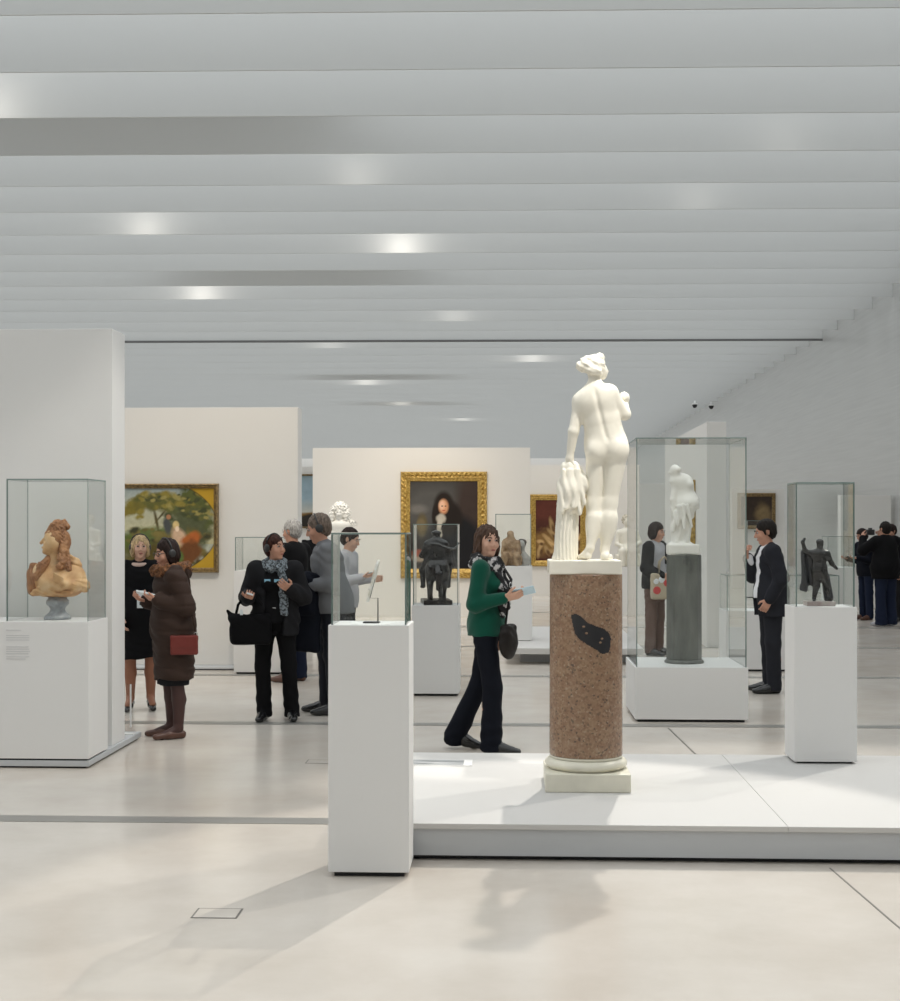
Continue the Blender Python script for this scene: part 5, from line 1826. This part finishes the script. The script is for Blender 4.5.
# --- person behind the plaque case
P = person('dark-haired person in a pale shirt looking at a phone behind the plaque case', (-1.66, 14.0), R(75), 1.56, dict(
    vox=0.012, ph=0.2, nod=0.35, lean=0.06, hair='short', hairmat=hairm('hair_dark', (0.022, 0.012, 0.010)),
    arms={-1: ((-0.1, -0.1, -1), (0.1, -1, 0.25)), 1: ((0.1, 0.0, -1), (-0.1, -1, 0.1))}, palm={-1: (0.2, 0, 1)},
    wear=[('top', M_LGREY, dict(a=0.02, hem=-0.12, name='shirt')), ('trousers', M_BLACKCL2), ('shoes', M_SHOE)]))
handheld(P, -1, 'mobile_phone', 'phone held by the dark-haired person behind the plaque case', M_DEV, (0.06, 0.12, 0.010), 0.10, 0.025)
person('fair-haired person in a long black coat beside the portrait wall', (-2.60, 18.6), R(170), 1.62, dict(
    vox=0.014, hair='bob', hairmat=hairm('hair_ash', (0.30, 0.25, 0.19)), wear=[('top', M_BLACKCL, dict(a=0.03, skirt=0.45, flare=0.2, name='coat')), ('trousers', M_BLACKCL), ('shoes', M_SHOE)]))

# --- man in suit
P = person('man in a charcoal suit raising a hand to his mouth', (2.49, 13.5), R(-88), 1.64, dict(
    vox=0.010, bvox=0.0075, ph=2.7, nod=0.26, lean=0.04, sw=0.185, fat=1.12, hair='short', hairmat=hairm('hair_black', (0.016, 0.012, 0.010)), skin=M_SKIN2,
    arms={-1: ((-0.08, -0.42, -0.9), (0.20, -0.12, 0.30)), 1: ((0.25, 0.25, -1), (-0.12, -0.45, -0.85))},
    palm={-1: (0.2, 0.9, 0), 1: (-1, 0, 0)}, curl={-1: 1.1, 1: 0.8},
    wear=[('top', M_SHIRT, dict(a=0.016, hem=-0.02, name='shirt')), ('collar', M_SHIRT, dict(r=0.07, w=0.02, dz=0.0)), ('top', M_SUIT, dict(a=0.032, hem=-0.20, open=0.08, name='suit_jacket', fold=0.004)),
          ('trousers', M_SUIT, dict(a=0.022, fold=0.003)), ('shoes', M_SHOE)]))

# --- group by the metal wall
P = person('person in a black jacket and dark jeans taking a photograph by the metal wall', (5.93, 22.4), R(205), 1.64, dict(
    vox=0.012, ph=0.4, hair='short', hairmat=hairm('hair_black', (0.016, 0.012, 0.010)), skin=M_SKIN2, sw=0.19, fat=1.22,
    arms={-1: ((-0.3, -0.7, -0.5), (0.3, -0.5, 0.8)), 1: ((0.35, -0.7, -0.55), (-0.3, -0.4, 0.8))},
    wear=[('top', M_BLACKCL, dict(a=0.045, hem=-0.18, name='jacket', wide=1.1)), ('trousers', M_DENIM, dict(a=0.035, hem=0.085)), ('shoes', M_LGREY)]))
cp = W2(P, (P['A'][1][1] + P['A'][-1][1]) / 2 + V(0, -0.06, 0.10))
r = empty('photo_camera', cp, R(205))
tag(r, 'black camera raised by the person photographing by the metal wall', 'camera')
box('camera_body', (-0.07, -0.03, -0.045), (0.07, 0.03, 0.045), M_BLK, r, 0.01)
lathe('camera_lens', [(0.038, 0), (0.038, 0.06), (0.033, 0.065)], M_BLK, r, 20, (0, 0, 0))
r.children[-1].rotation_euler = (pi / 2, 0, 0)
box('flash_hump', (-0.025, -0.025, 0.045), (0.025, 0.02, 0.07), M_BLK, r, 0.006)
P = person('person in dark navy reading a guide beside the photographer', (6.0, 23.9), R(-70), 1.53, dict(
    vox=0.012, ph=1.4, nod=0.4, lean=0.1, hair='bob', hairmat=hairm('hair_dark', (0.022, 0.012, 0.010)), skin=M_SKIN2,
    arms={-1: ((-0.1, -0.1, -1), (0.2, -1, 0.1)), 1: ((0.1, -0.1, -1), (-0.2, -1, 0.15))}, palm={-1: (0, 0, 1), 1: (0, 0, 1)},
    wear=[('top', M_NAVY, dict(a=0.03, hem=-0.14, name='jacket')), ('trousers', M_DENIM, dict(a=0.02)), ('shoes', M_BRSHOE)]))
handheld(P, 1, 'audio_guide', 'pale audio guide held by the person beside the photographer', M_DEV, (0.06, 0.13, 0.012), 0.10, 0.025)
person('dark-haired person in a black coat between the reader and the photographer', (6.35, 23.5), R(-55), 1.6, dict(
    vox=0.013, ph=2.4, nod=0.3, lean=0.06, hair='short', hairmat=hairm('hair_dark', (0.022, 0.012, 0.010)), skin=M_SKIN2,
    wear=[('top', M_BLACKCL, dict(a=0.03, hem=-0.22, name='jacket')), ('trousers', M_BLACKCL2, dict(a=0.02)), ('shoes', M_SHOE)]))
person('person in a black coat standing behind the photographer by the metal wall', (6.9, 24.4), R(160), 1.6, dict(
    vox=0.013, ph=2.0, hair='short', hairmat=hairm('hair_grey_brown', (0.17, 0.13, 0.105)), sw=0.19, fat=1.15,
    wear=[('top', M_BLACKCL, dict(a=0.04, hem=-0.22, name='jacket')), ('trousers', M_BLACKCL2, dict(a=0.02)), ('shoes', M_SHOE)]))

# --- visitor added behind the tall case, stands in for people reflected in it
P = person('visitor in a grey top and dark jacket with a flowered bag, added behind the tall case in place of reflected people', (1.78, 17.3), R(55), 1.62, dict(
    vox=0.012, ph=1.1, nod=0.2, hair='bob', hairmat=hairm('hair_dark', (0.022, 0.012, 0.010)), skin=M_SKIN2,
    arms={-1: ((-0.15, 0.05, -1), (0.2, -0.8, -0.35)), 1: ((0.15, 0, -1), (-0.2, -1, 0.1))},
    wear=[('top', M_LGREY, dict(a=0.018, hem=-0.08, name='blouse')), ('top', M_BLACKCL2, dict(a=0.032, hem=-0.1, open=0.14, name='jacket')), ('trousers', mat('brown_cloth', (0.11, 0.06, 0.045), 0.8)), ('shoes', M_SHOE)]))
wp = W2(P, P['pel'] + V(-0.12, -0.20, -0.06))
r = empty('tote_bag', wp, R(15))
tag(r, 'beige tote bag with red and teal flowers, added with the stand-in visitor behind the tall glass case', 'bag')
M_TOTE = mat('beige_canvas', (0.45, 0.38, 0.28), 0.8)
S = Sculpt()
S.box((0, 0, 0), (0.17, 0.045, 0.16), 0.03, 0.02)
S.wave(folds(0.004, 20, 16))
S.build('bag_body', 0.010, M_TOTE, r)
for i, (x, z, rr, c) in enumerate(((-0.11, -0.05, 0.05, 0), (0.02, 0.04, 0.045, 0), (0.09, -0.08, 0.05, 1), (-0.05, 0.08, 0.04, 2), (0.12, 0.08, 0.04, 0), (-0.12, 0.06, 0.035, 2))):
    blob('printed_flower', (x, -0.045, z), (rr, 0.006, rr), (mat('flower_red', (0.55, 0.06, 0.06), 0.7), mat('flower_teal', (0.08, 0.33, 0.33), 0.7), M_SHIRT)[c], r, None, 12)
for s in (-1, 1):
    tube('handle', [(-0.08, s * 0.03, 0.15), (-0.06, s * 0.02, 0.30), (0, s * 0.01, 0.36), (0.06, s * 0.02, 0.30), (0.08, s * 0.03, 0.15)], 0.010, M_TOTE, r, 6)
